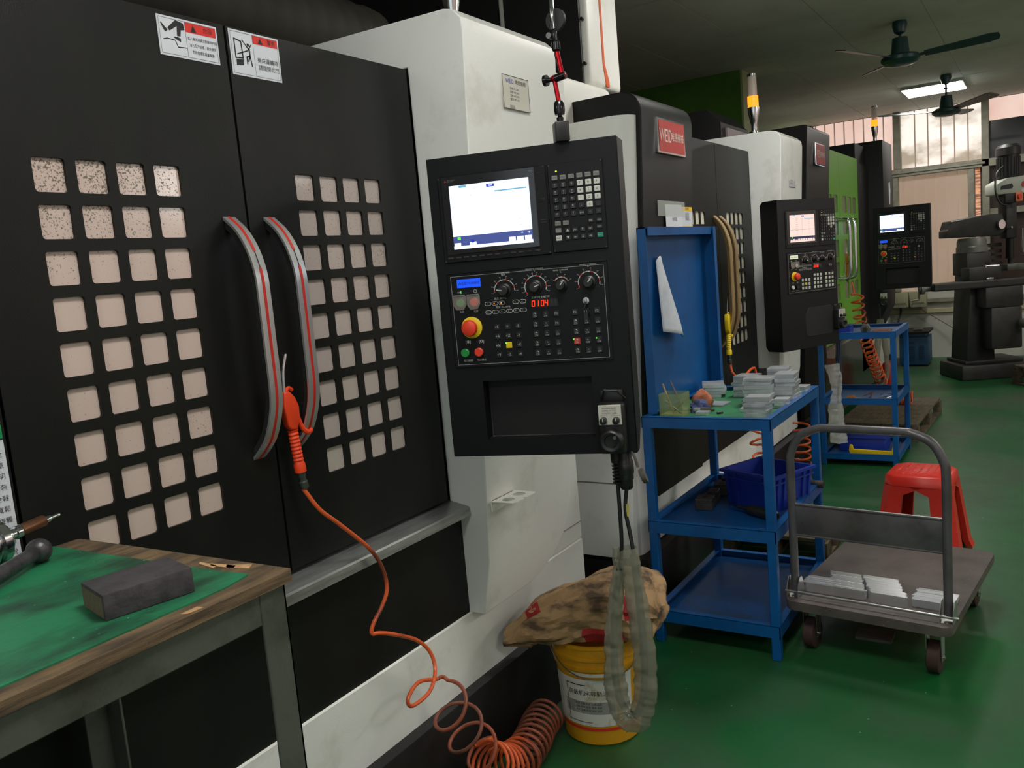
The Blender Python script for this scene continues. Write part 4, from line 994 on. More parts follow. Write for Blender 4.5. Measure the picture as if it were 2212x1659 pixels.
r2 = [r*(1+.10*abs(noise.noise(Vector((i*.35, 2, 0))))+(.08 if i % 7 == 0 else 0)) for i, r in enumerate(r2)]
m.tube(P2, r2, 22, cap=False, flat=.72); crumple(m, .0035, 60); crumple(m, .004, 18); one(m, 'plastic_sleeve', PLAST, 'cloudy plastic sleeve wrapped around the cable loop below the nearest pendant', 'plastic sleeve', smooth=60)
# sleeve under the second pendant
t = thing('cable_loop', 'looped cable in a clear plastic bag hanging under the second pendant', 'cable', (5.70, 1.165, .4))
bx, by = 5.70, 1.165
m = MB(); m.tube(spline([(bx, by-.02, 1.0), (bx, by-.022, .9), (bx+.003, by-.03, .82), (bx, by-.02, .72), (bx, by-.01, .6)], 5), .008, 8); m.build('cable', BLKP, t)
m = MB(); m.lathe([(.012, 0), (.024, .004), (.03, .06), (.032, .105)], (bx, by+.02, .89)); m.build('plug', MATS['guard_clear'], t)
P = spline([(bx, by+.018, .85), (bx, by+.004, .78), (bx, by-.006, .70), (bx, by-.004, .64), (bx, by+.002, .58), (bx, by+.004, .50), (bx, by-.002, .42), (bx, by-.008, .37), (bx, by-.008, .335)], 7)
m = MB(); m.tube([q for p_, p2 in zip(P, P[1:]) for q in (p_, (p_+p2)/2)], [(.030+.02*min(1, abs(i/2-17)/18))*(1+.1*abs(noise.noise(Vector((i*.3, 5, 0))))) for i in range(2*len(P)-2)], 20, flat=.8); crumple(m, .006, 40, 3); crumple(m, .008, 14, 5); m.build('plastic_bag', PLASTC, t, smooth=60)

# ---------------------------------------------------------------- dial indicator on magnetic stand, standing on the pendant
t = thing('dial_indicator_stand', 'red jointed magnetic stand with a dial indicator on top of the nearest pendant', 'measuring stand', (1.905, 1.035, 1.929))
bx, by = 1.915, 1.02
m = MB(); m.T = Matrix.Translation((bx, by, 1.929)) @ Matrix.Rotation(math.radians(-50), 4, 'Z'); m.box(-.017, .017, -.022, .022, 0, .048, .002); m.build('magnetic_base', BLKP, t)
m = MB(); m.lathe([(.008, 0), (.009, .012), (.005, .016), (.006, .022)], (bx, by, 1.976)); m.lathe([(.012, .02), (.014, .03), (.013, .048), (.010, .052)], (bx, by, 1.976)); m.build('lower_joint', mat('dark_chrome_b', rgb(60, 60, 62), .25, .9), t)
REDA = mat('red_anodised', rgb(180, 22, 34), .25, .8)
m = MB(); m.cyl((bx, by, 2.025), (bx, by+.007, 2.078), .0058, n=14); m.sphere((bx, by+.0075, 2.083), .0095, 14); m.build('lower_arm', REDA, t)
m = MB(); m.cyl((bx, by+.004, 2.083), (bx, by-.024, 2.087), .0095, n=16); m.cyl((bx, by+.012, 2.083), (bx, by+.03, 2.083), .006, n=12); m.cyl((bx, by+.028, 2.083), (bx, by+.036, 2.083), .0135, n=18); m.build('clamp_knob', MATS['dark_chrome_b'], t)
m = MB(); m.sphere((bx, by-.016, 2.086), .0095, 14); m.cyl((bx, by-.015, 2.09), (bx, by-.004, 2.15), .0058, n=14); m.build('upper_arm', REDA, t)
m = MB(); m.lathe([(.007, 0), (.011, .004), (.0105, .022), (.006, .027)], (bx, by-.004, 2.145)); m.box(bx-.005, bx+.005, by-.007, by+.003, 2.17, 2.20, .0015); m.cyl((bx+.01, by+.012, 2.186), (bx-.006, by+.012, 2.186), .007); m.build('upper_joint', MATS['dark_chrome_b'], t)
m = MB(); m.cyl((bx+.012, by+.0, 2.224), (bx+.022, by-.0, 2.224), .026, n=30); m.build('indicator_dial', mat('dial_back', rgb(48, 48, 46), .5, .3), t)
m = MB(); m.box(bx-.006, bx+.004, by-.0045, by+.0045, 2.198, 2.272, .001); m.cyl((bx, by, 2.272), (bx, by, 2.285), .0012, n=6); m.build('indicator_stem', CHROME, t)
# ================================================================ AIR GUNS AND HOSES
def air_gun(label, T, body, ntilt=1):
    t = thing('air_blow_gun', label, 'air gun', tuple(T.translation))
    m = MB(); m.T = T      # local: z up, grip down, x to the lever side
    m.prism([(-.016, .005), (-.02, .055), (-.014, .088), (.004, .09), (.02, .07), (.028, .045), (.024, .012), (.010, -.01), (-.008, -.006)], -.011, .011, 'y', .004)
    m.build('gun_body', body, t, smooth=45)
    m = MB(); m.T = T; P = [(.0, 0, .005), (.004, 0, -.02)]; 
    prof = []
    for k in range(9): prof += [(.0135, -.01-.0095*k), (.0115, -.0145-.0095*k)]
    prof += [(.0145, -.098), (.0145, -.118), (.008, -.12)]
    m.lathe(prof, (.002, 0, 0), (-.02, 0, 1), n=16); m.build('grip', body, t, smooth=40)
    m = MB(); m.T = T; m.tube(spline([(.02, 0, .05), (.03, 0, .0), (.042, 0, -.022), (.055, 0, -.028), (.064, 0, -.024)], 5), .0055, 8, flat=1.2); m.tube(spline([(.0, 0, .088), (.012, 0, .095), (.022, 0, .088)], 4), .005, 8); m.build('trigger', body, t)
    m = MB(); m.T = T; m.tube(spline([(-.004, 0, .085), (.002, 0, .125), (.008, 0, .148), (.022, 0, .178)], 6), .0035, 8); m.build('nozzle', CHROME, t)
    m = MB(); m.T = T; m.lathe([(.007, 0), (.010, .004), (.012, .006), (.012, .022), (.009, .024), (.009, .034), (.011, .036), (.011, .048), (.0075, .05)], (.008, 0, -.166), (-.1, 0, 1), n=14); m.build('coupling', mat('coupling_steel', rgb(120, 124, 122), .3, .9) if 'coupling_steel' not in MATS else MATS['coupling_steel'], t)
    return t
air_gun('orange air blow gun hanging between the two silver door handles', Matrix.Translation((1.437, 1.578, 1.29)) @ Matrix.Rotation(math.radians(-4), 4, 'Y'), ORNG)
hp = [(1.451, 1.578, 1.128), (1.48, 1.56, 1.068), (1.528, 1.55, 1.018), (1.615, 1.54, 0.928), (1.655, 1.535, 0.863), (1.663, 1.53, 0.795), (1.635, 1.53, 0.753), (1.597, 1.53, 0.722), (1.585, 1.53, 0.697), (1.61, 1.525, 0.688), (1.658, 1.52, 0.665), (1.74, 1.51, 0.614), (1.782, 1.5, 0.56), (1.77, 1.48, 0.512), (1.70, 1.45, 0.490), (1.613, 1.44, 0.495), (1.600, 1.44, 0.523), (1.672, 1.46, 0.53), (1.77, 1.475, 0.49)]
m = MB(); P = spline(hp, 6)
m.tube(P, .0056, 10)
m.mi = 1
c1 = coil([(1.755, 1.45, .44), (1.80, 1.445, .37), (1.85, 1.44, .27), (1.93, 1.43, .17)], .062, 3.0, 22, ph=1.2)
link = spline([P[-1], (P[-1]+c1[0])/2+Vector((.015, .01, .0)), c1[0]], 5)
m.tube(link+c1[1:], .0056, 10)
m.mi = 0
c2 = coil([c1[-1]*.0+Vector((1.90, 1.425, .17)), (2.0, 1.43, .10), (2.10, 1.435, .072)], .065, 6.5, 22, ph=.6)
m.tube([c1[-1]]+c2, .0056, 10)
m.mi = 1
c3 = coil([(2.10, 1.435, .072), (2.2, 1.455, .07), (2.30, 1.485, .07), (2.38, 1.495, .07)], .06, 9, 22, ph=.2)
m.tube([c2[-1]]+c3, .0056, 10)
one(m, 'coiled_air_hose', [HOSE, HOSEB], 'orange coiled air hose running from the orange gun down to the floor by the bucket', 'air hose')

air_gun('yellow air blow gun hooked beside the gold door handles', Matrix.Translation((4.83, 1.575, 1.17)) @ Matrix.Rotation(math.radians(2), 4, 'Y') @ Matrix.Scale(1.15, 4), YELB)
m = MB(); m.tube(spline([(4.84, 1.575, .985), (4.80, 1.55, .93), (4.86, 1.52, .89), (4.98, 1.49, .93), (5.02, 1.48, .90), (5.0, 1.46, .7), (4.98, 1.46, .56)], 7), .0075, 8)
m.tube(coil([(4.98, 1.47, .56), (4.97, 1.46, .42), (5.15, 1.46, .2), (5.4, 1.46, .12), (5.75, 1.46, .08)], .05, 12, 18), .0075, 8)
m.tube(coil([(5.98, 1.46, .40), (5.98, 1.46, .08)], .055, 6, 18), .0075, 8)
m.tube(spline([(5.80, 1.46, .03), (5.88, 1.40, .02), (6.0, 1.42, .03)], 6), .0075, 8)
one(m, 'coiled_air_hose', HOSE, 'orange spiral air hose hanging from the yellow gun at the second machine', 'air hose')
m = MB(); m.tube(spline([(8.13, 1.49, 1.27), (8.13, 1.48, 1.22), (8.12, 1.47, 1.16)], 5), .008, 8)
m.tube(coil([(8.12, 1.45, 1.16), (8.17, 1.44, .95), (8.4, 1.42, .66), (8.7, 1.40, .4), (8.9, 1.38, .22)], lambda u: .05, 17, 18), .009, 8)
one(m, 'coiled_air_hose', HOSE, 'bright orange spiral air hose hanging in front of the green machine', 'air hose')
air_gun('small yellow air gun hanging on the chrome handle of the green machine', Matrix.Translation((8.15, 1.53, 1.44)), mat('ochre', rgb(190, 120, 40), .5))

# ================================================================ BENCH IN THE FOREGROUND
BZ = 1.19
t = thing('workbench', 'steel framed workbench with green mat in the lower left corner', 'workbench', (.2, 1.3, 0))
m = MB(); m.prism([(-1.0, 1.0), (.874, 1.0), (.879, 1.006), (.860, 1.553), (.854, 1.557), (-1.0, 1.557)], BZ-.018, BZ, 'z'); m.build('bench_top', WOOD, t, smooth=20)
for x, y, a, l, w_ in ((.855, 1.10, .3, .05, .018), (.848, 1.13, .1, .06, .012), (.842, 1.16, -.1, .05, .01), (.70, 1.012, 1.5, .03, .012)):
    m = MB(); m.T = Matrix.Translation((x, y, BZ+.0003)) @ Matrix.Rotation(a, 4, 'Z'); m.prism([(-w_/2, -l/2), (w_/2, -l*.4), (w_*.3, l/2), (-w_*.4, l*.35)], 0, .0008, 'z'); m.build('split_veneer', WOODL, t, smooth=0)
m = MB(); m.prism([(-.98, 1.028), (.78, 1.036), (.832, 1.048), (.826, 1.10), (.808, 1.552), (-.98, 1.552)], BZ+.0002, BZ+.0025, 'z'); m.build('green_mat', GRNM, t, smooth=0)
def angle_rail(x0, x1, y0, y1, z0, z1): m = MB(); m.box(x0, x1, y0, y1, z0, z1, .002, 1); return m
angle_rail(-1.0, .862, 1.006, 1.012, 1.122, BZ-.018).build('apron', IRON, t)
angle_rail(.856, .862, 1.006, 1.55, 1.122, BZ-.018).build('apron', IRON, t)
angle_rail(-1.0, .862, 1.544, 1.55, 1.122, BZ-.018).build('apron', IRON, t)
for x, y, sx, sy in ((.862, 1.004, -1, 1), (.862, 1.552, -1, -1), (-.98, 1.004, 1, 1), (-.98, 1.552, 1, -1)):
    m = MB(); m.box(min(x, x+sx*.05), max(x, x+sx*.05), min(y, y+sy*.005), max(y, y+sy*.005), 0, BZ-.018, .001, 1); m.box(min(x, x+sx*.005), max(x, x+sx*.005), min(y, y+sy*.05), max(y, y+sy*.05), 0, BZ-.018, .001, 1); m.build('leg', IRON, t)
m = MB(); m.T = Matrix.Translation((.696, 1.124, BZ+.0027)) @ Matrix.Rotation(math.radians(-13), 4, 'Z')
m.prism([(-.064, -.045), (.064, -.044), (.064, .046), (-.063, .045)], 0, .038, 'z', .0022)
m.mi = 1; m.prism([(-.0646, -.041), (-.0641, -.041), (-.0635, .040), (-.0641, .040)], .003, .033, 'z')
o = one(m, 'sanding_block', [mat('charcoal_rubber', rgb(66, 62, 66), .7, col2=rgb(44, 42, 44), scale=30, bump=.6, bscale=60), mat('worn_wood', rgb(98, 88, 66), .8, bump=.5, bscale=90)], 'dark grey rough-skinned block lying on the green bench mat', 'block')
# vise bar with ball end
m = MB(); b0 = Vector((.742, 1.475, BZ+.024)); b1 = Vector((.46, 1.30, BZ+.018)); d = (b1-b0).normalized()
m.tube([b0+d*.014, b0+d*.03, b0+d*.2, b1], [.014, .0125, .0145, .0155], 18); m.sphere(b0, .0215, 20)
one(m, 'handle_bar', mat('worn_cast', rgb(92, 90, 94), .38, .6, col2=rgb(54, 52, 54), scale=30, thr=(.4, .65), bump=.3, bscale=120), 'worn grey steel lever with a ball end on the green mat', 'lever')
# tool holder lying at the left frame edge
t = thing('tool_holder', 'shiny steel tool holder with a brown cutter shank lying at the bench edge', 'tool holder', (.72, 1.6, BZ))
o = Vector((.728, 1.555, BZ+.044)); ax = Vector((.75, .12, .06)).normalized()
m = MB(); m.lathe([(.018, -.13), (.034, -.06), (.0345, -.05), (.041, -.048), (.041, -.036), (.034, -.033), (.034, -.028), (.041, -.025), (.041, -.012), (.028, -.008), (.027, 0)], o, ax, n=32); m.build('taper', CHROME, t, smooth=30)
m = MB(); m.lathe([(.010, 0), (.010, .018), (.0125, .02), (.0125, .03), (.010, .032)], o, ax, n=20); m.build('collet', CHROME, t, smooth=30)
m = MB(); m.lathe([(.0115, .032), (.0115, .078), (.0105, .08)], o, ax, n=18); m.build('shank', mat('heat_browned', rgb(120, 84, 60), .35, .7), t, smooth=30)
m = MB(); m.lathe([(.0065, .08), (.0065, .092), (.0035, .093), (.0035, .112), (.001, .114)], o, ax, n=14); m.build('tip', CHROME, t, smooth=30)

# ================================================================ BUCKET AND PAPER SACK
bc = Vector((2.49, 1.337, 0))
t = thing('bucket', 'yellow plastic oil bucket with a worn white label on the green floor', 'bucket', tuple(bc))
m = MB(); m.lathe([(.128, .0), (.134, .006), (.139, .12), (.147, .27), (.150, .275), (.157, .277), (.158, .29), (.152, .292), (.152, .312), (.160, .314), (.160, .324), (.154, .326), (.155, .355), (.163, .357), (.163, .367), (.155, .368), (.150, .30), (.135, .02), (.001, .015)], bc, n=56, cap=True); m.build('pail', YELP, t, smooth=30)
def wrap(m, a0, a1, z0, z1, rf, n=24):
    prev = None
    for i in range(n+1):
        a = a0+(a1-a0)*i/n; r = [m.v((bc.x+rf(z)*math.cos(a), bc.y+rf(z)*math.sin(a), z)) for z in (z0, (z0+z1)/2, z1)]
        if prev:
            for k in range(2): m.f([prev[k], r[k], r[k+1], prev[k+1]])
        prev = r
rb = lambda z: .1345+.0125*max(0, z-.006)/.264+.0030
LAB = mat('worn_label', rgb(206, 206, 198), .55, col2=rgb(150, 140, 96), scale=14, thr=(.56, .72))
vw = math.atan2(-bc.y, -bc.x)      # direction that faces the camera
m = MB(); wrap(m, vw-1.35, vw+.35, .075, .245, rb); m.mi = 1; wrap(m, vw-1.25, vw+1.1, .058, .068, lambda z: rb(z)+.0002); m.mi = 0; wrap(m, vw+.55, vw+.78, .08, .262, rb); wrap(m, vw-.75, vw+.35, .256, .268, lambda z: rb(z)+.0002)
m.mi = 2; wrap(m, vw-.95, vw+.32, .12, .165, lambda z: rb(z)+.0006)
m.mi = 3
def wtext(m, s_, a, z, size, sx=1.0):
    vs, fs = glyphs(s_, 'CENTER'); V = []
    for p in vs:
        zz = z+p[1]*size; r = rb(zz)+.0012; aa = a + p[0]*size*sx/r; V.append(m.v((bc.x+r*math.cos(aa), bc.y+r*math.sin(aa), zz)))
    for f in fs: m.f([V[i] for i in f])
wtext(m, '高级机床导轨油', vw-.32, .195, .021)
for k in range(3): wtext(m, '粘度 抗磨 防锈 润滑 品质', vw-.32, .157-.012*k, .0085)
wrap(m, vw-.87, vw-.855, .088, .225, lambda z: rb(z)+.001); wrap(m, vw-.87, vw-.35, .223, .226, lambda z: rb(z)+.001); wrap(m, vw-.87, vw-.25, .088, .090, lambda z: rb(z)+.001)
m.build('label', [LAB, INKR, mat('label_grey', rgb(140, 142, 138), .6, col2=rgb(190, 188, 180), scale=20, thr=(.5, .6)), INK], t, smooth=60)
m = MB(); P = []
for i in range(22):
    a = vw-1.45+2.9*i/21; P.append((bc.x+.168*math.cos(a), bc.y+.168*math.sin(a), .345-.09*math.sin(PI*i/21)))
m.tube(P, .0025, 6); m.build('bail_handle', ZINC, t)
# crumpled kraft sack
from mathutils.bvhtree import BVHTree
m = MB(); NA, NR = 90, 44
AX = spline([(2.29, 1.565, .385), (2.33, 1.52, .405), (2.37, 1.47, .43), (2.41, 1.40, .445), (2.45, 1.33, .465), (2.47, 1.25, .485), (2.48, 1.17, .485), (2.48, 1.12, .47), (2.48, 1.085, .455)], 12)
RZ = [(0, .035), (.1, .055), (.22, .08), (.4, .095), (.6, .11), (.75, .118), (.88, .10), (.96, .065), (1, .03)]
RX = [(0, .05), (.15, .09), (.4, .15), (.8, .15), (.95, .10), (1, .05)]
def interp(T_, u):
    for (a, va), (b_, vb) in zip(T_, T_[1:]):
        if u <= b_: return va+(vb-va)*(u-a)/(b_-a)
    return T_[-1][1]
rings = []
for i in range(NA+1):
    u = i/NA; f = u*(len(AX)-1); k = min(int(f), len(AX)-2); p = AX[k].lerp(AX[k+1], f-k); ring = []
    for j in range(NR):
        a = 2*PI*j/NR; ca, sa = math.cos(a), math.sin(a)
        sq = (abs(ca)**3+abs(sa)**3)**(-1/3)*.93
        r = 1 + .22*noise.noise(Vector((u*2.2, ca*1.7, sa*1.7+3))) + .20*abs(noise.noise(Vector((u*3.5+7, ca*4.2, sa*4.2)))) - .12*abs(noise.noise(Vector((u*9, ca*3, sa*6))))
        z = p.z+sa*sq*r*interp(RZ, u); x = p.x+ca*sq*r*interp(RX, u)
        y = p.y + .02*noise.noise(Vector((u*5, ca*2, sa*2)))
        if u > .2: z = max(z, .372+.012*noise.noise(Vector((u*12, a*2, 0))))
        ring.append(m.v((x, y, z)))
    rings.append(ring)
for i, (a_, b_) in enumerate(zip(rings, rings[1:])):
    for j in range(NR):
        m.mi = 1 if (.55 < i/NA < .76 and NR*.56 < j < NR*.64) or (.78 < i/NA < .84 and NR*.38 < j < NR*.5) else 0
        m.f([a_[j], a_[(j+1) % NR], b_[(j+1) % NR], b_[j]])
m.mi = 0; m.f(rings[-1])
bvh = BVHTree.FromBMesh(m.bm)
sack_t = thing('paper_sack', 'crumpled brown kraft paper sack with red prints stuffed in the yellow bucket', 'paper sack', (2.45, 1.33, .37))
so = m.build('sack_body', [KRAFT, KRED], sack_t, smooth=22)
m = MB()
PO = Vector((2.0, 1.40, .62)); PD = Vector((.75, .30, -.5)).normalized(); PU = Vector((.45, .1, .85)).normalized(); PR = PD.cross(PU).normalized(); PU = PR.cross(PD).normalized()
tgt = Vector((2.30, 1.475, .49)); rotp = math.radians(28)
def onsack(u, v_, off):
    u, v_ = u*math.cos(rotp)-v_*math.sin(rotp), u*math.sin(rotp)+v_*math.cos(rotp)
    o = tgt + PR*u + PU*v_ - PD*.4; h = bvh.ray_cast(o, PD)
    return (h[0] if h[0] else tgt) - PD*off
n = 8; G = [[m.v(onsack(-.026+.052*i/n, -.026+.052*j/n, .002)) for j in range(n+1)] for i in range(n+1)]
for i in range(n):
    for j in range(n): m.f([G[i][j], G[i+1][j], G[i+1][j+1], G[i][j+1]])
m.mi = 1
def fan_poly(pts):
    V = [m.v(onsack(p[0], p[1], .0032)) for p in pts]; m.f(V)
fan_poly([(.014*math.cos(PI*k/10), -.002-.012*math.sin(PI*k/10)) for k in range(11)])
fan_poly([(-.0012, -.002), (.0012, -.002), (.0012, .014), (-.0012, .014)])
fan_poly([(.0012, .014), (-.0012, .014), (.001, .018), (.005, .018), (.007, .014), (.005, .013), (.004, .016), (.002, .016)])
m.build('red_print', [KRED, KRAFT], sack_t, smooth=60)

# ================================================================ BLUE CARTS
def tray(m, x0, x1, y0, y1, zt, h, lip=.032, t_=.003):
    m.box(x0, x1, y0, y0+t_, zt-h, zt, 0); m.box(x0, x1, y1-t_, y1, zt-h, zt, 0); m.box(x0, x0+t_, y0, y1, zt-h, zt, 0); m.box(x1-t_, x1, y0, y1, zt-h, zt, 0)
    r = .028; z = zt
    m.box(x0, x1, y0, y0+r, z-.002, z+.001); m.box(x0, x1, y1-r, y1, z-.002, z+.001); m.box(x0, x0+r, y0+r, y1-r, z-.002, z+.001); m.box(x1-r, x1, y0+r, y1-r, z-.002, z+.001)
def cart(label, x0, x1, y0, y1, levels, zt, panel=False):
    t = thing('tool_cart', label, 'cart', (x0, y0, 0), 'blue steel carts')
    for (x, y, sx, sy) in ((x0, y0, 1, 1), (x1, y0, -1, 1), (x0, y1, 1, -1), (x1, y1, -1, -1)):
        m = MB(); a = .036; xa, xb = sorted((x, x+sx*a)); ya, yb = sorted((y, y+sy*a)); m.box(xa, xb, ya, yb, 0, zt-.002, .003, 1); m.build('leg', BLUE, t)
    for i, (z, h, drop) in enumerate(levels):
        m = MB(); e = -.001
        tray(m, x0+e, x1-e, y0+e, y1-e, z, h); m.mi = 1; m.box(x0+.003, x1-.003, y0+.003, y1-.003, z-drop-.003, z-drop)
        m.build('shelf', [BLUE, BLUED], t, smooth=0)
    if panel:
        m = MB(); y = y1-.035; m.box(x0+.06, x1+.045, y+.028, y+.03, zt+.002, 1.755); r = .035
        m.box(x0+.06, x0+.06+.005, y-.01, y+.03, zt+.002, 1.755); m.box(x1+.04, x1+.045, y-.03, y+.03, zt+.002, 1.755); m.box(x0+.06, x1+.045, y-.02, y+.03, 1.75, 1.755); m.box(x0+.06, x1+.045, y-.022, y-.018, 1.72, 1.755)
        m.box(x1+.01, x1+.045, y-.032, y-.028, zt+.002, 1.755)
        m.build('back_panel', BLUE, t, smooth=0)
    return t
c1_ = cart('blue steel cart with tall blue back panel and green-matted top', 3.19, 4.01, .895, 1.425, ((.98, .045, .024), (.535, .05, .03), (.145, .05, .03)), .98, True)
m = MB(); m.box(3.195, 4.005, .9, 1.42, .958, .961); m.build('green_mat', mat('cart_mat', rgb(48, 132, 84), .5, col2=rgb(36, 96, 62), scale=8, thr=(.45, .7)), c1_, smooth=0)
cart('farther blue steel cart holding wrenches on its middle shelf', 6.42, 7.07, .90, 1.43, ((.98, .045, .02), (.50, .045, .03), (.085, .04, .025)), .98)
TZ = .961
# curled sheet of paper on the blue panel
m = MB(); G = []
NU, NV = 18, 16
for i in range(NU+1):
    row = []
    for j in range(NV+1):
        u, v_ = i/NU, j/NV     # u down, v across
        z = 1.615-.30*u - .03*v_*u; wd = .06+.17*u
        x = 3.405 + v_*wd - .03*u + .01*v_; cur = .012+.055*u
        y = 1.412 - cur*math.sin(PI*(.15+.75*v_))
        row.append(m.v((x, y, z + (.02*math.sin(PI*v_) if i == 0 else 0) - (.02*v_ if u > .9 else 0))))
    G.append(row)
for i in range(NU):
    for j in range(NV): m.f([G[i][j], G[i+1][j], G[i+1][j+1], G[i][j+1]])
o = one(m, 'paper_sheet', mat('drawing_paper', rgb(200, 206, 216), .45, col2=rgb(178, 184, 196), scale=10), 'curled sheet of white paper taped to the blue back panel', 'paper', smooth=60)
sol = o.modifiers.new('solid', 'SOLIDIFY'); sol.thickness = .0006
# square clear tub with brushes
t = thing('clear_tub', 'square yellowish see-through tub holding rods at the cart corner', 'container', (3.33, 1.335, TZ))
m = MB(); x0, x1, y0, y1, z1 = 3.29, 3.385, 1.285, 1.385, TZ+.098
for a in ((x0, x0+.0015, y0, y1), (x1-.0015, x1, y0, y1), (x0+.0015, x1-.0015, y0, y0+.0015), (x0+.0015, x1-.0015, y1-.0015, y1)): m.box(a[0], a[1], a[2], a[3], TZ+.001, z1)
m.box(x0, x1, y0, y1, TZ, TZ+.001); m.build('tub', TUB, t, smooth=0)
m = MB(); m.box(x0+.002, x1-.002, y0+.002, y1-.002, TZ+.0012, TZ+.010); m.build('liquid', mat('cloudy_liquid', rgb(186, 186, 120), .3), t, smooth=0)
def rod(name, label, cat, a, b_, r, mt, group=None):
    m = MB(); m.tube([a, b_], r, 8); return one(m, name, mt, label, cat, group)
rod('brush_handle', 'pale wooden rod sticking highest out of the clear tub', 'rod', (3.31, 1.33, TZ+.013), (3.31, 1.372, TZ+.14), .0035, WOODL)
rod('brush_handle', 'thin straw-coloured rod leaning beside the tallest rod in the tub', 'rod', (3.36, 1.30, TZ+.013), (3.35, 1.352, TZ+.145), .0022, mat('straw', rgb(150, 110, 80), .6))
rod('drill_bit', 'dark drill bit crossing inside the clear tub', 'drill bit', (3.32, 1.30, TZ+.013), (3.33, 1.372, TZ+.062), .004, IRON)
rod('drill_bit', 'shorter dark drill bit leaning right inside the clear tub', 'drill bit', (3.35, 1.345, TZ+.014), (3.36, 1.305, TZ+.052), .0035, CAST)
# cloths
def blob(c, r, sc, amp, freq, seed, name, mt, label, cat):
    m = MB(); m.sphere((0, 0, 0), r, 40, sc)
    for v in m.bm.verts:
        n = noise.noise(v.co*freq+Vector((seed, 0, 0))) + .6*abs(noise.noise(v.co*freq*2.2+Vector((0, seed, 0))))
        v.co += v.co.normalized()*amp*n
        if v.co.z < -r*sc[2]*.75: v.co.z = -r*sc[2]*.75
    zmin = min(v.co.z for v in m.bm.verts)
    bmesh.ops.translate(m.bm, verts=m.bm.verts, vec=Vector(c)-Vector((0, 0, zmin)))
    return one(m, name, mt, label, cat, smooth=50)
blob((3.50, 1.270, TZ), .042, (.95, .95, 1.1), .016, 26, 3, 'work_glove', mat('salmon_cloth', rgb(200, 128, 96), .9, col2=rgb(170, 96, 70), scale=26, thr=(.4, .6), bump=.4, bscale=200), 'crumpled salmon-orange cloth glove beside the clear tub', 'glove')
blob((3.43, 1.262, TZ), .030, (1, 1.1, .9), .018, 44, 8, 'blue_cloth', mat('navy_cloth', rgb(78, 88, 130), .85, col2=rgb(30, 36, 58), scale=30), 'crumpled navy blue rag in front of the salmon cloth', 'rag')
def micrometer(label, a, b_, c1=BLKP, group=None):
    m = MB(); a = Vector(a); b_ = Vector(b_); d = (b_-a).normalized(); L_ = (b_-a).length
    m.lathe([(.0045, 0), (.0045, L_*.2)], a, d, n=12); m.mi = 1; m.lathe([(.009, L_*.2), (.011, L_*.25), (.011, L_*.5)], a, d, n=14); m.mi = 2; m.lathe([(.0125, L_*.5), (.0125, L_*.85), (.006, L_*.87), (.006, L_)], a, d, n=14)
    return one(m, 'boring_tool', [BLKP, ALUD, c1], label, 'tool', group)
micrometer('grey and silver knurled tool lying in front of the blue rag', (3.40, 1.30, TZ+.0128), (3.40, 1.185, TZ+.0128), IRON)
rod('small_bolt', 'small dark bolt lying alone on the green cart top', 'bolt', (3.375, 1.165, TZ+.005), (3.395, 1.148, TZ+.005), .005, BLKP)
blob((3.62, 1.105, TZ), .014, (1, 2.2, .9), .004, 40, 2, 'deburring_tool', mat('blue_grip', rgb(70, 84, 150), .5), 'small blue-handled tool among the aluminium blocks', 'tool')
# aluminium blocks
BLKS = {}
def block(x, y, z, sx, sy, h, rz, mt, label, g):
    k = (sx, sy, h, mt.name)
    if k not in BLKS:
        m = MB(); m.box(-sx/2, sx/2, -sy/2, sy/2, 0, h, .0012, 1); o = m.build('aluminium_block', mt, loc=(0, 0, 0), smooth=20); BLKS[k] = o
    else: o = BLKS[k].copy(); COL.objects.link(o)
    o.location = (x, y, z); o.rotation_euler = (0, 0, rz); tag(o, label, 'aluminium block', g)
    return o
LEVEL = lambda i, n: 'topmost' if i == n-1 else ('lowest' if i == 0 else ORD[i]+' from bottom')
def stack(x, y, hs, sx, sy, where, seed, jit=.006, rz0=0):
    random.seed(seed); z = TZ; n = len(hs)
    for i, h in enumerate(hs):
        block(x+random.uniform(-jit, jit), y+random.uniform(-jit, jit), z, sx, sy, h, rz0+random.uniform(-.12, .12), ALU if (i+seed) % 3 else ALUD, 'silver block, %s %s' % (LEVEL(i, n), where), 'aluminium blocks on the cart')
        z += h+.0002
stack(3.355, .985, [.018, .012, .012, .012, .009, .020], .075, .092, 'in the short front stack at the near cart corner', 1)
stack(3.62, 1.055, [.018]*6+[.012], .10, .12, 'in the wide grey stack behind the front stack', 2, .008, .1)
stack(3.70, .955, [.018]*7, .11, .085, 'in the tall stack along the aisle side of the cart', 3, .007)
stack(3.86, 1.03, [.016]*8, .10, .09, 'in the tall far stack near the cart corner', 4, .006)
stack(3.85, 1.18, [.016]*6, .10, .10, 'in the stack at the middle of the far edge', 5, .006)
stack(3.55, .945, [.010]*4, .06, .06, 'in the low pile between the front and tall stacks', 6, .006)
stack(3.88, .935, [.014]*3, .07, .05, 'in the low pile at the far aisle corner', 7, .004)
stack(3.83, 1.335, [.014, .014, .016, .020], .11, .10, 'in the leaning stack against the blue panel', 8, .01, .35)
stack(3.60, 1.245, [.008], .10, .10, 'as a single plate behind the salmon cloth', 9)
stack(3.37, 1.225, [.014], .05, .05, 'as a single small block in front of the knurled tool', 10)
stack(3.46, 1.06, [.016], .06, .055, 'as a single dull block left of the front stack', 11)
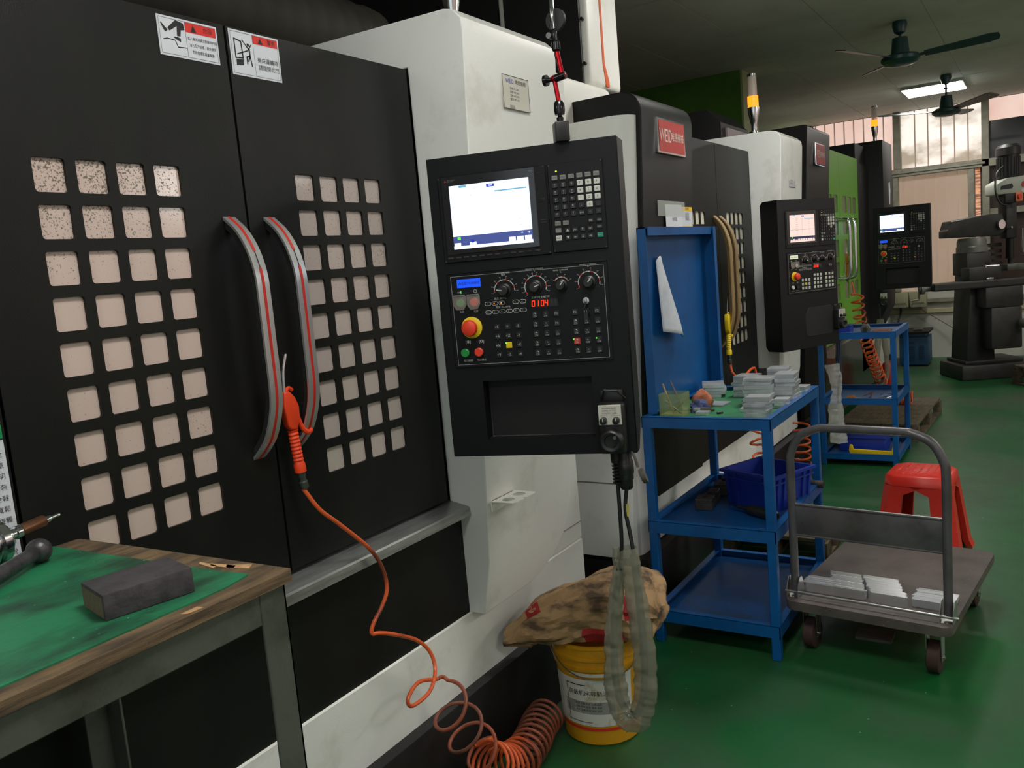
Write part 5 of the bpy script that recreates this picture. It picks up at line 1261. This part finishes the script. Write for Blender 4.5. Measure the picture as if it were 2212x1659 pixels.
# middle shelf
SZ = .506
def vblock(label, x, y, rz, l, w_, h):
    m = MB(); m.T = Matrix.Translation((x, y, SZ)) @ Matrix.Rotation(rz, 4, 'Z')
    m.box(-l/2, l/2, -w_/2, w_/2, 0, h*.55, .002, 1); m.box(-l/2, -l*.08, -w_/2, w_/2, h*.55, h, .002, 1); m.box(l*.12, l/2, -w_/2, w_*.1, h*.55, h, .002, 1); m.mi = 1; m.cyl((-l*.3, 0, h), (-l*.3, 0, h+.0006), .012); m.cyl((l*.3, -w_*.2, h), (l*.3, -w_*.2, h+.0006), .010)
    return one(m, 'clamp_block', [CAST, DARK], label, 'clamp')
vblock('dark oily steel clamp block nearest on the middle shelf', 3.58, 1.30, math.radians(8), .20, .075, .05)
vblock('dark oily steel clamp block behind the nearer clamp block', 3.82, 1.31, math.radians(14), .19, .07, .05)
t = thing('plastic_crate', 'blue plastic crate with ribbed sides on the middle cart shelf', 'crate', (3.70, 1.07, SZ))
T = Matrix.Translation((3.69, 1.058, SZ)) @ Matrix.Rotation(math.radians(68), 4, 'Z'); HX, HY, HH = .14, .132, .16
m = MB(); m.T = T
def frus(m, z0, z1, a0, b0, a1, b1):
    A = [m.v((sx*a0, sy*b0, z0)) for sx, sy in ((-1,-1),(1,-1),(1,1),(-1,1))]; B = [m.v((sx*a1, sy*b1, z1)) for sx, sy in ((-1,-1),(1,-1),(1,1),(-1,1))]
    return A, B
A, B = frus(m, 0, HH, HX*.88, HY*.87, HX, HY); m.bridge(A, B); m.f(A[::-1])
A2, B2 = frus(m, .004, HH, HX*.88-.004, HY*.87-.004, HX-.004, HY-.004); m.bridge(B2, A2); m.f(A2); m.bridge(B, B2)
m.build('crate_body', BLUEP, t, smooth=0)
m = MB(); m.T = T
for z0, z1, e in ((HH-.012, HH, .012), (HH-.038, HH-.032, .006)):
    for a in ((-HX-e, HX+e, -HY-e, -HY), (-HX-e, HX+e, HY, HY+e), (-HX-e, -HX, -HY, HY), (HX, HX+e, -HY, HY)): m.box(*a, z0, z1)
m.build('rim', BLUEP, t, smooth=0)
for side in range(4):
    hx, hy = (HX, HY) if side % 2 == 0 else (HY, HX)
    for k in (-.82, -.5, .5, .82):
        m = MB(); m.T = T @ Matrix.Rotation(side*PI/2, 4, 'Z'); x = hx*k
        A = [m.v((x+dx, -hy*q-.001, z)) for dx, q, z in ((-.006, .875, .0), (.006, .875, .0), (.006, .995, HH-.012), (-.006, .995, HH-.012))]; Bq = [m.v((x+dx, -hy*q-.008, z)) for dx, q, z in ((-.006, .875, .0), (.006, .875, .0), (.006, .995, HH-.012), (-.006, .995, HH-.012))]
        m.bridge(A, Bq); m.f(Bq); m.build('rib', BLUEP, t, smooth=0)
m = MB(); a, b_ = Vector((3.50, 1.14, SZ+.024)), Vector((3.41, .945, SZ+.024)); d = b_-a
m.tube([a, a+d*.12, a+d*.3, a+d*.34, a+d*.85, a+d*.97, b_], [.006, .007, .014, .022, .024, .02, .012], 14); m.mi = 1; m.tube([a-d*.22, a], .004, 8)
one(m, 'screwdriver', [BLKP, CHROME], 'black pneumatic screwdriver lying in front of the blue crate', 'screwdriver')
m = MB(); m.box(3.24, 3.30, .935, .99, SZ, SZ+.003); one(m, 'metal_offcut', ALUD, 'thin grey metal offcut at the near corner of the middle shelf', 'offcut')
m = MB(); m.cyl((3.92, .95, SZ+.03), (3.92, .87, SZ+.03), .018); one(m, 'steel_bar', CAST, 'short dark round steel bar jutting out past the crate', 'bar')

# ================================================================ PALLETS
def pallet(label, x, y, rz, L_, W_, planks, h=.13, mt=PALW):
    t = thing('wooden_pallet', label, 'pallet', (x, y, 0), 'wooden pallets on the floor')
    T = Matrix.Translation((x, y, 0)) @ Matrix.Rotation(rz, 4, 'Z'); pw = L_/planks
    for k in range(planks):
        m = MB(); m.T = T; m.box(-L_/2+pw*k+.002, -L_/2+pw*(k+1)-.003, -W_/2, W_/2, h-.02, h, .002, 1); m.build('deck_board', mt, t)
    for k in range(3):
        m = MB(); m.T = T; y_ = -W_/2+.02 + (W_-.04)*k/2; m.box(-L_/2, L_/2, y_-.02, y_+.02, .02, h-.0205, .002, 1) if False else None
        for q in (-1, 0, 1): cxx = q*(L_/2-.05); m.box(cxx-.05, cxx+.05, y_-.03, y_+.03, .021, h-.0205, .002, 1)
        m.box(-L_/2, L_/2, y_-.03, y_+.03, 0, .02, .001, 1); m.build('runner', mt, t)
    return t
pallet('low wooden pallet on the floor behind the near blue cart', 4.62, 1.24, 0, .52, .54, 4, .12)
pallet('grey-brown slatted wooden pallet behind the farther blue cart', 7.95, 1.17, math.radians(-2), 1.3, .62, 6, .14)
pallet('dark wooden pallet under the milling machine at the right edge', 9.95, -.28, math.radians(28), 1.2, .7, 6, .2)

# ================================================================ PLATFORM TROLLEY
t = thing('platform_trolley', 'grey platform trolley with a tubular push handle loaded with metal strips', 'trolley', (3.68, .55, 0))
TT = Matrix.Translation((3.70, .548, 0)) @ Matrix.Rotation(math.radians(-6.3), 4, 'Z'); DL, DW = .45, .305
m = MB(); m.T = TT; pts = []
for k, (sx, sy) in enumerate(((1,1),(-1,1),(-1,-1),(1,-1))):
    for q in range(6):
        a = PI/2*k+PI/2*q/5; pts.append((sx*(DL-.035)+.035*math.cos(a), sy*(DW-.035)+.035*math.sin(a)))
m.prism(pts, .185, .222, 'z', .004); m.build('deck', DECK, t, smooth=35)
m = MB(); m.T = TT; hx = -DL+.075; hw = .283; P = [(hx, hw, .235), (hx, hw, .5), (hx, hw, .76), (hx, hw-.008, .82), (hx, hw-.045, .885), (hx, hw-.11, .915), (hx, hw-.16, .92), (hx, -hw+.16, .92), (hx, -hw+.11, .915), (hx, -hw+.045, .885), (hx, -hw+.008, .82), (hx, -hw, .76), (hx, -hw, .5), (hx, -hw, .235)]
m.tube(spline(P, 5), .0165, 14); m.build('push_handle', TROL, t)
m = MB(); m.T = TT; m.prism([(-hw+.01, .478), (hw-.01, .478), (hw-.01, .602), (-hw+.01, .602)], hx-.004, hx+.004, 'x', .002); m.tube([(hx-.003, -hw+.012, .604), (hx-.003, hw-.012, .604)], .006, 8); m.tube([(hx-.003, -hw+.012, .478), (hx-.003, hw-.012, .478)], .005, 8); m.build('cross_panel', TROL, t)
for s_ in (-1, 1):
    m = MB(); m.T = TT; y = s_*hw
    for q in (-.022, .022): m.prism([(hx-.04, .2225), (hx+.035, .2225), (hx+.03, .27), (hx+.012, .30), (hx-.012, .30), (hx-.034, .265)], y+q-.0015, y+q+.0015, 'y')
    m.box(hx-.04, hx+.035, y-.022, y+.022, .2222, .2245); m.cyl((hx-.03, y, .224), (hx-.03, y, .229), .006); m.build('hinge_bracket', ZINC, t)
m = MB(); m.T = TT; m.cyl((hx-.03, -hw-.04, .245), (hx-.03, hw+.03, .245), .0055, n=12); m.build('pivot_rod', ZINC, t)
for sx in (-1, 1):
    for sy in (-1, 1):
        m = MB(); m.T = TT; cx, cy = sx*(DL-.10), sy*(DW-.075); m.box(cx-.04, cx+.04, cy-.04, cy+.04, .176, .1845, .002, 1)
        for q in (-.026, .026): m.prism([(cx-.02, .05), (cx+.02, .05), (cx+.03, .177), (cx-.03, .177)], cy+q-.0015, cy+q+.0015, 'y')
        m.cyl((cx, cy-.034, .062), (cx, cy+.034, .062), .006)
        c_ = m.build('caster', ZINC, t)
        m = MB(); m.T = TT; m.lathe([(.052, -.023), (.060, -.019), (.060, .019), (.052, .023)], (cx, cy, .062), (0, 1, 0), n=28); m.build('wheel', RUBR, c_)
# strips standing side by side on the deck
STRP = {}
POLI = mat('polished_strip', rgb(235, 237, 240), .27, .9)
def bundle(u0, v0, n, ln, th, h, where, seed, mt=POLI, slant=0):
    random.seed(seed)
    for i in range(n):
        k = (ln, th, h, mt.name)
        if k not in STRP:
            m = MB(); m.box(-th/2, th/2, -ln/2, ln/2, 0, h, .0006, 1); o = m.build('metal_strip', mt, loc=(0, 0, 0), smooth=20); STRP[k] = o
        else: o = STRP[k].copy(); COL.objects.link(o)
        p = TT @ Vector((u0+i*(th+.0012), v0+slant*i+random.uniform(-.006, .006), .2225))
        o.location = p; o.rotation_euler = (0, 0, math.radians(-6.3)); o.scale = (1, 1, random.uniform(.93, 1.0)); tag(o, 'silver strip, %s from the handle, in %s' % (ORD[i], where), 'metal strip', 'metal strips on the trolley')
bundle(-.325, .215, 9, .115, .0085, .040, 'the small leftmost bundle on the trolley', 1)
bundle(-.322, .085, 16, .125, .0098, .040, 'the second bundle from the left', 2, slant=.0045)
bundle(-.330, -.062, 16, .135, .0095, .045, 'the brightest bundle in the middle of the trolley', 3, slant=.0045)
bundle(-.300, -.195, 11, .115, .0098, .034, 'the dull rightmost bundle on the trolley', 4, ALUD)
for k in range(3):
    m = MB(); m.T = TT @ Matrix.Translation((-.235+.012*k, -.268, .2228+.0072*k)); m.box(-.045, .045, -.012, .012, 0, .007, .001, 1); one(m, 'metal_strip', ALU, 'short flat metal strip, %s in the little pile by the right bundle' % (LEVEL(k, 3)), 'metal strip', 'metal strips on the trolley')
m = MB(); m.box(3.50, 3.60, .535, .675, 0, .012, .001, 1); one(m, 'metal_plate', IRON, 'dull metal plate lying on the floor under the trolley', 'plate')

# ================================================================ RED STOOL
t = thing('plastic_stool', 'red plastic stool with dimpled seat behind the trolley', 'stool', (4.72, .56, 0))
T = Matrix.Translation((4.72, .555, 0)) @ Matrix.Rotation(math.radians(-4), 4, 'Z'); SH = .425
m = MB(); m.T = T
def oct_ring(a, c, z): return [m.v(p) for p in ((a-c, -a, z), (a, -a+c, z), (a, a-c, z), (a-c, a, z), (-a+c, a, z), (-a, a-c, z), (-a, -a+c, z), (-a+c, -a, z))]
rs = [oct_ring(.158, .05, SH-.055), oct_ring(.152, .048, SH-.012), oct_ring(.138, .045, SH)]
for a, b_ in zip(rs, rs[1:]): m.bridge(a, b_)
m.f(rs[-1])
m.build('seat', REDP, t, smooth=50)
m = MB(); m.T = T; m.mi = 0
for i in range(7):
    for j in range(7):
        x, y = -.105+.035*i, -.105+.035*j
        if abs(x)+abs(y) > .19 or (abs(x) < .01 and abs(y) < .01): continue
        m.sphere((x, y, SH), .012, 8, (1, .7, .25))
m.mi = 1; m.box(-.014, .014, -.006, .006, SH+.0003, SH+.0008)
m.build('seat_dimple', [REDP, mat('red_shadow', rgb(120, 20, 16), .6)], t, smooth=60)
for k in range(4):
    m = MB(); m.T = T @ Matrix.Rotation(k*PI/2, 4, 'Z')
    zt_, zb_ = SH-.056, 0; at, ab = .157, .207
    def P_(u, z):  # u across the corner, -1..1 along two faces
        a = at+(ab-at)*(zt_-z)/(zt_); return a
    # corner leg: an L of two flared faces
    for face in (0, 1):
        pts = []
        for z in (zt_, SH-.10, .04, 0):
            a = P_(0, z); w0 = .066 if z < SH-.09 else (a*.999); w0 = min(w0+(.012 if z < .05 else 0), a)
            pts.append((a, w0, z))
        prev = None
        for a, w0, z in pts:
            off = .012 if z < .035 else 0
            c_ = .035
            p0 = (a-c_, -a-off, z) if face == 0 else (a+off, -a+c_, z); p1 = (a-c_-w0, -a-off, z) if face == 0 else (a+off, -a+c_+w0, z)
            q0 = (p0[0], p0[1]+.004, z) if face == 0 else (p0[0]-.004, p0[1], z); q1 = (p1[0], p1[1]+.03, z) if face == 0 else (p1[0]-.03, p1[1], z)
            r = [m.v(p) for p in (p0, p1, q1, q0)]
            if prev: m.bridge(prev, r)
            else: m.f(r)
            prev = r
        m.f(prev[::-1])
    # chamfered corner strip
    prev = None
    for z in (zt_, 0.04, 0):
        a = P_(0, z); off = .012 if z < .035 else 0
        r = [m.v(p) for p in ((a-.035, -a-off, z), (a+off, -a+.035, z), (a-.004+off, -a+.036, z), (a-.036, -a+.004-off, z))]
        if prev: m.bridge(prev, r)
        prev = r
    m.build('leg', REDP, t, smooth=40)

# ================================================================ ITEMS ON THE FAR CART
def small_bin(label, x, y, z):
    m = MB(); m.box(x-.06, x+.06, y-.05, y+.05, z, z+.06, .004, 1); m.box(x-.065, x+.065, y-.055, y+.055, z+.052, z+.062, .002, 1); m.mi = 1; m.box(x-.052, x+.052, y-.042, y+.042, z+.0625, z+.063)
    return one(m, 'plastic_bin', [BLUEP, DARK], label, 'bin')
small_bin('small blue plastic bin on top of the farther blue cart', 6.62, 1.275, .9605)
t = thing('tool_holder', 'dark round tool holder with a hole lying on the farther cart top', 'tool holder', (6.6, 1.10, .96))
m = MB(); m.lathe([(.03, 0), (.034, .01), (.034, .03), (.03, .034)], (6.56, 1.115, .9945), (-1, 0, 0), n=24); m.build('flange', IRON, t)
m = MB(); m.lathe([(.018, .034), (.018, .05), (.009, .05), (.009, .036)], (6.56, 1.115, .9945), (-1, 0, 0), n=20, cap=False); m.build('bore', CAST, t)
m = MB(); m.box(6.58, 6.70, .96, 1.08, .9605, .975, .004); one(m, 'brown_cloth', mat('brown_cloth', rgb(130, 84, 66), .85, bump=.5, bscale=80), 'folded brown cloth beside the tool holder on the farther cart', 'cloth')
CZ2 = .4705
WR = MB(); WR.box(-.006, .006, -.08, .08, 0, .005, .001, 1); WR.lathe([(.013, 0), (.013, .007), (.007, .007), (.007, 0)], (0, .09, 0), n=14, cap=False); WR.lathe([(.012, 0), (.012, .006)], (0, -.09, 0), n=6)
wr = WR.build('wrench', CHROME, loc=(0, 0, 0))
for i, (x, y, a, l) in enumerate(((6.62, 1.27, 75, 'chrome wrench at the left end of the far cart tray'), (6.78, 1.15, 80, 'chrome wrench lying farthest back in the far cart tray'), (6.70, 1.12, 95, 'chrome wrench in the middle of the far cart tray'), (6.58, 1.07, 50, 'chrome wrench lying diagonally in front in the far cart tray'), (6.62, 1.00, 60, 'chrome wrench second from the right in the far cart tray'), (6.80, .98, 40, 'chrome wrench at the right end of the far cart tray'))):
    o = wr if i == 0 else wr.copy()
    if i: COL.objects.link(o)
    o.location = (x, y, CZ2); o.rotation_euler = (0, 0, math.radians(a)); tag(o, l, 'wrench', 'wrenches on the far cart')
m = MB(); m.cyl((6.52, 1.25, CZ2+.018), (6.52, 1.20, CZ2+.018), .018); m.mi = 1; m.cyl((6.52, 1.20, CZ2+.012), (6.50, 1.09, CZ2+.010), .009)
one(m, 'rubber_mallet', [mat('amber_mallet', rgb(150, 76, 30), .5), WOODL], 'small amber-headed mallet at the front of the far cart tray', 'mallet')
m = MB(); T = Matrix.Translation((6.53, 1.08, .0605)); m.T = T
m.prism([(-.165, .0), (.165, .0), (.175, .03), (.17, .075), (.15, .07), (.145, .035), (-.12, .028), (-.125, .06), (-.15, .07), (-.165, .045)], -.012, .012, 'x', .003)
one(m, 'hacksaw_frame', YELB, 'bright yellow hacksaw frame on the bottom shelf of the farther cart', 'hacksaw')
m = MB(); m.box(6.62, 6.9, 1.02, 1.34, .0605, .17, .008); m.box(6.61, 6.91, 1.01, 1.35, .16, .175, .003); one(m, 'plastic_crate', BLUEP, 'dark blue plastic crate on the bottom shelf of the farther cart', 'crate')
# red floor items behind the far cart
t = thing('fire_extinguisher', 'red fire extinguisher standing behind the farther cart', 'extinguisher', (9.35, 1.38, 0))
m = MB(); m.lathe([(.07, 0), (.075, .01), (.075, .30), (.06, .36), (.025, .39)], (9.35, 1.38, 0)); m.build('cylinder', REDP, t)
m = MB(); m.lathe([(.02, .39), (.02, .42), (.03, .425), (.03, .44)], (9.35, 1.38, 0)); m.tube([(9.35, 1.38, .44), (9.32, 1.33, .47)], .008, 6); m.build('valve', BLKP, t)
m = MB(); m.tube(coil([(8.2, 1.02, .20), (8.2, 1.30, .20)], .055, 12, 16), .009, 8)
one(m, 'coiled_hose', HOSE, 'tight coil of orange hose lying on the slatted pallet', 'hose')
t = thing('cable_loop', 'looped cable in a dusty plastic sleeve hanging by the farthest pendant', 'cable', (8.9, 1.38, .2))
m = MB(); P = spline([(9.0, 1.40, .85), (8.97, 1.42, .6), (8.97, 1.44, .3), (9.0, 1.40, .2), (9.02, 1.35, .3), (9.02, 1.36, .6), (9.0, 1.39, .84)], 6); m.tube(P, .028, 10); crumple(m, .01, 16, 5); m.build('plastic_sleeve', PLAST, t, smooth=60)
m = MB(); m.tube([(9.0, 1.40, 1.0), (9.0, 1.395, .84)], .008, 6); m.build('cable', BLKP, t)

# ================================================================ CHILLER, WALL BOXES
t = thing('coolant_chiller', 'blue steel cabinet with louvres standing against the far white wall', 'cabinet', (11.9, 1.43, 0))
BLS = mat('dull_blue_steel', rgb(38, 84, 122), .5)
m = MB(); m.box(11.7, 12.15, 1.27, 1.60, .02, .37, .006); m.mi = 1
for k in range(9):
    for y0 in (1.31, 1.42): m.box(11.694, 11.70, y0, y0+.07, .08+.022*k, .088+.022*k)
m.box(11.695, 11.70, 1.42, 1.56, .29, .31); m.build('cabinet_body', [BLS, mat('blue_louvre', rgb(24, 60, 92), .5)], t)
m = MB(); m.box(11.72, 12.1, 1.30, 1.60, .37, .42, .004); m.build('upper_box', BLS, t)
m = MB(); m.box(11.66, 12.15, 1.25, 1.66, .42, .45, .004); m.mi = 1; m.box(11.7, 11.85, 1.33, 1.43, .4505, .475, .003); m.build('lid', [BLKM, IRON], t)
CRM = mat('cream_box', rgb(150, 150, 120), .5)
for i, (y0, y1, l) in enumerate(((1.575, 1.775, 'left grey-green electrical box on the far white wall'), (1.355, 1.56, 'right grey-green electrical box on the far white wall'))):
    t = thing('electrical_box', l, 'electrical box', (12.5, (y0+y1)/2, .69), 'electrical boxes on the far wall')
    m = MB(); m.box(12.44, 12.54, y0, y1, .70, .90, .006); m.build('enclosure', CRM, t)
    m = MB(); m.prism([(12.40, .70), (12.41, .735), (12.44, .735), (12.44, .70)], y0+.02, y1-.02, 'y'); m.box(12.435, 12.44, y0+.03, y1-.03, .74, .76); m.build('cover_lip', mat('box_shadow', rgb(100, 100, 80), .5) if 'box_shadow' not in MATS else MATS['box_shadow'], t)
for k, (P, l, mt_) in enumerate((([(12.5, 1.68, .70), (12.48, 1.68, .62), (12.3, 1.70, .45), (12.2, 1.62, .30)], 'thick black cable hanging from the left electrical box', BLKP), ([(12.5, 1.44, .70), (12.5, 1.40, .64), (12.5, 1.2, .5), (12.45, 1.02, .38)], 'thin reddish cable sagging below the right electrical box', mat('red_brown_wire', rgb(110, 70, 64), .6)))):
    m = MB(); m.tube(spline(P, 6), .014 if k == 0 else .005, 6); one(m, 'power_cable', mt_, l, 'cable')

# ================================================================ MILLING MACHINE
t = thing('milling_machine', 'dark grey turret milling machine at the right edge with a light grey head', 'milling machine', (10.9, .6, 0))
TM = Matrix.Translation((10.85, .66, 0)) @ Matrix.Rotation(math.radians(-62), 4, 'Z') @ Matrix.Diagonal((.74, 1, 1, 1))
# local x: towards the right of the picture along the ram, y: away from the camera
def mm(): q = MB(); q.T = TM; return q
m = mm(); m.prism([(-.42, -.30), (.62, -.30), (.62, .30), (-.42, .30)], 0, .17, 'z', .02); m.prism([(-.34, -.24), (.5, -.24), (.5, .24), (-.34, .24)], .17, .21, 'z', .01); m.build('base', MILL, t)
m = mm(); m.prism([(-.30, .2), (.12, .2), (.06, 1.15), (-.22, 1.15)], -.2, .2, 'y', .015); m.prism([(-.26, 1.15), (.08, 1.15), (.08, 1.40), (-.26, 1.40)], -.18, .18, 'y', .01); m.build('column', MILL, t)
m = mm(); m.lathe([(.20, 1.40), (.20, 1.46), (.19, 1.47), (.19, 1.52), (.17, 1.56)], (-.08, 0, 0), n=30); m.build('turret', MILL2, t)
m = mm(); m.prism([(-.50, 1.58), (-.50, 1.66), (-.46, 1.67), (-.45, 1.76), (.10, 1.80), (.30, 1.80), (.36, 1.64), (.28, 1.56)], -.11, .11, 'y', .012); m.build('ram', MILL, t)
m = mm(); m.box(.36, .52, -.10, .10, 1.52, 2.02, .02); m.box(.33, .62, -.12, .12, 1.94, 2.0, .01); m.build('head', MILL, t)
m = mm(); m.prism([(.20, 2.0), (.20, 2.12), (.34, 2.17), (.80, 2.20), (.80, 1.99)], -.16, .14, 'y', .02); m.mi = 1; m.prism([(.235, 2.05), (.25, 2.09), (.40, 2.11), (.42, 2.075), (.40, 2.055)], -.164, -.158, 'y')
m.mi = 2; m.prism([(.53, 2.08), (.55, 2.12), (.8, 2.13), (.8, 2.06), (.55, 2.06)], -.164, -.16, 'y'); m.mi = 3; m.text('RONG', .66, 2.095, .05, -.166); m.box(.54, .8, -.163, -.161, 2.005, 2.045)
m.build('drive_cover', [mat('mill_cream', rgb(176, 180, 168), .45), BLKM, mat('red_logo', rgb(170, 60, 40), .5), STK], t)
m = mm(); m.lathe([(.135, 2.18), (.14, 2.19), (.14, 2.42), (.155, 2.42), (.155, 2.50), (.12, 2.535), (.03, 2.54)], (.46, 0, 0), n=36); m.mi = 1
for k in range(24): a = k*PI/12; m.box(.46+.14*math.cos(a)-.006, .46+.14*math.cos(a)+.006, .14*math.sin(a)-.006, .14*math.sin(a)+.006, 2.20, 2.40)
m.build('motor', [MILL, BLKM], t)
m = mm(); m.box(.28, .44, -.20, -.13, 1.90, 2.0, .008); m.build('switch_box', BLKM, t)
m = mm(); m.box(.42, .52, -.215, -.2, 1.91, 2.01, .004); m.mi = 1; m.lathe([(.03, 0), (.025, .02)], (.47, -.215, 1.96), (0, -1, 0)); m.build('isolator_switch', [mat('orange_switch', rgb(220, 120, 70), .5), RBTN], t)
m = mm(); m.tube(spline([(.32, -.1, 2.30), (.20, -.14, 2.22), (.17, -.16, 2.05), (.22, -.17, 1.92), (.32, -.17, 1.88)], 6), .013, 8); m.build('motor_cable', BLKP, t)
m = mm(); m.cyl((.46, -.02, 1.52), (.46, -.02, 1.30), .055); m.cyl((.46, -.02, 1.30), (.46, -.02, 1.22), .028); m.build('quill', BLKM, t)
for q in (((.36, -.12, 1.62), (.36, -.22, 1.64), .012), ((.56, -.14, 1.36), (.56, -.14, 1.62), .012), ((.26, -.12, 1.68), (.26, -.16, 1.68), .05)): m = mm(); m.cyl(*q); m.build('feed_lever', CHROME, t)
m = mm(); m.box(-.86, 1.6, -.42, -.16, 1.02, 1.10, .006); m.box(-.86, 1.6, -.43, -.425, 1.035, 1.085); m.mi = 1; m.box(-.86, 1.6, -.40, -.38, 1.10, 1.104); m.build('table', [MILL, CAST], t)
m = mm(); m.cyl((-.86, -.29, 1.05), (-1.02, -.29, 1.05), .03); m.lathe([(.055, 0), (.055, .05)], (-1.0, -.29, 1.05), (1, 0, 0)); m.tube([(-1.01, -.29, 1.05), (-1.02, -.29, .93)], .012, 8); m.tube([(-1.02, -.29, .94), (-1.14, -.29, .93)], .010, 8); m.build('table_crank', MILL2, t)
m = mm(); m.box(-.16, .36, -.44, -.14, .80, 1.018, .01); m.box(-.1, .34, -.46, -.2, .35, .80, .02); m.mi = 1; m.lathe([(.05, 0), (.05, .12), (.03, .13)], (.30, -.5, .62), (0, -1, 0)); m.build('knee', [MILL, MILL2], t)
m = mm(); m.box(-.35, .1, -.38, -.18, 1.10, 1.24, .008); m.mi = 1; m.box(-.12, -.02, -.40, -.16, 1.10, 1.125, .003); m.cyl((-.08, -.36, 1.12), (-.12, -.36, 1.26), .02); m.cyl((-.12, -.36, 1.25), (.08, -.36, 1.245), .008); m.mi = 2; m.box(.2, .44, -.36, -.2, 1.18, 1.25, .004)
m.build('vise', [MILL, CHROME, IRON], t)
m = mm()
for k in range(8): m.box(.14, .42, .10, .12, .95+.07*k, .99+.07*k)
m.build('chip_guard', CAST, t)
m = MB(); m.box(9.75, 10.35, -.5, -.1, .2005, .32, .01); one(m, 'wooden_step', PALW, 'dark wooden step board on the pallet beside the milling machine', 'step')
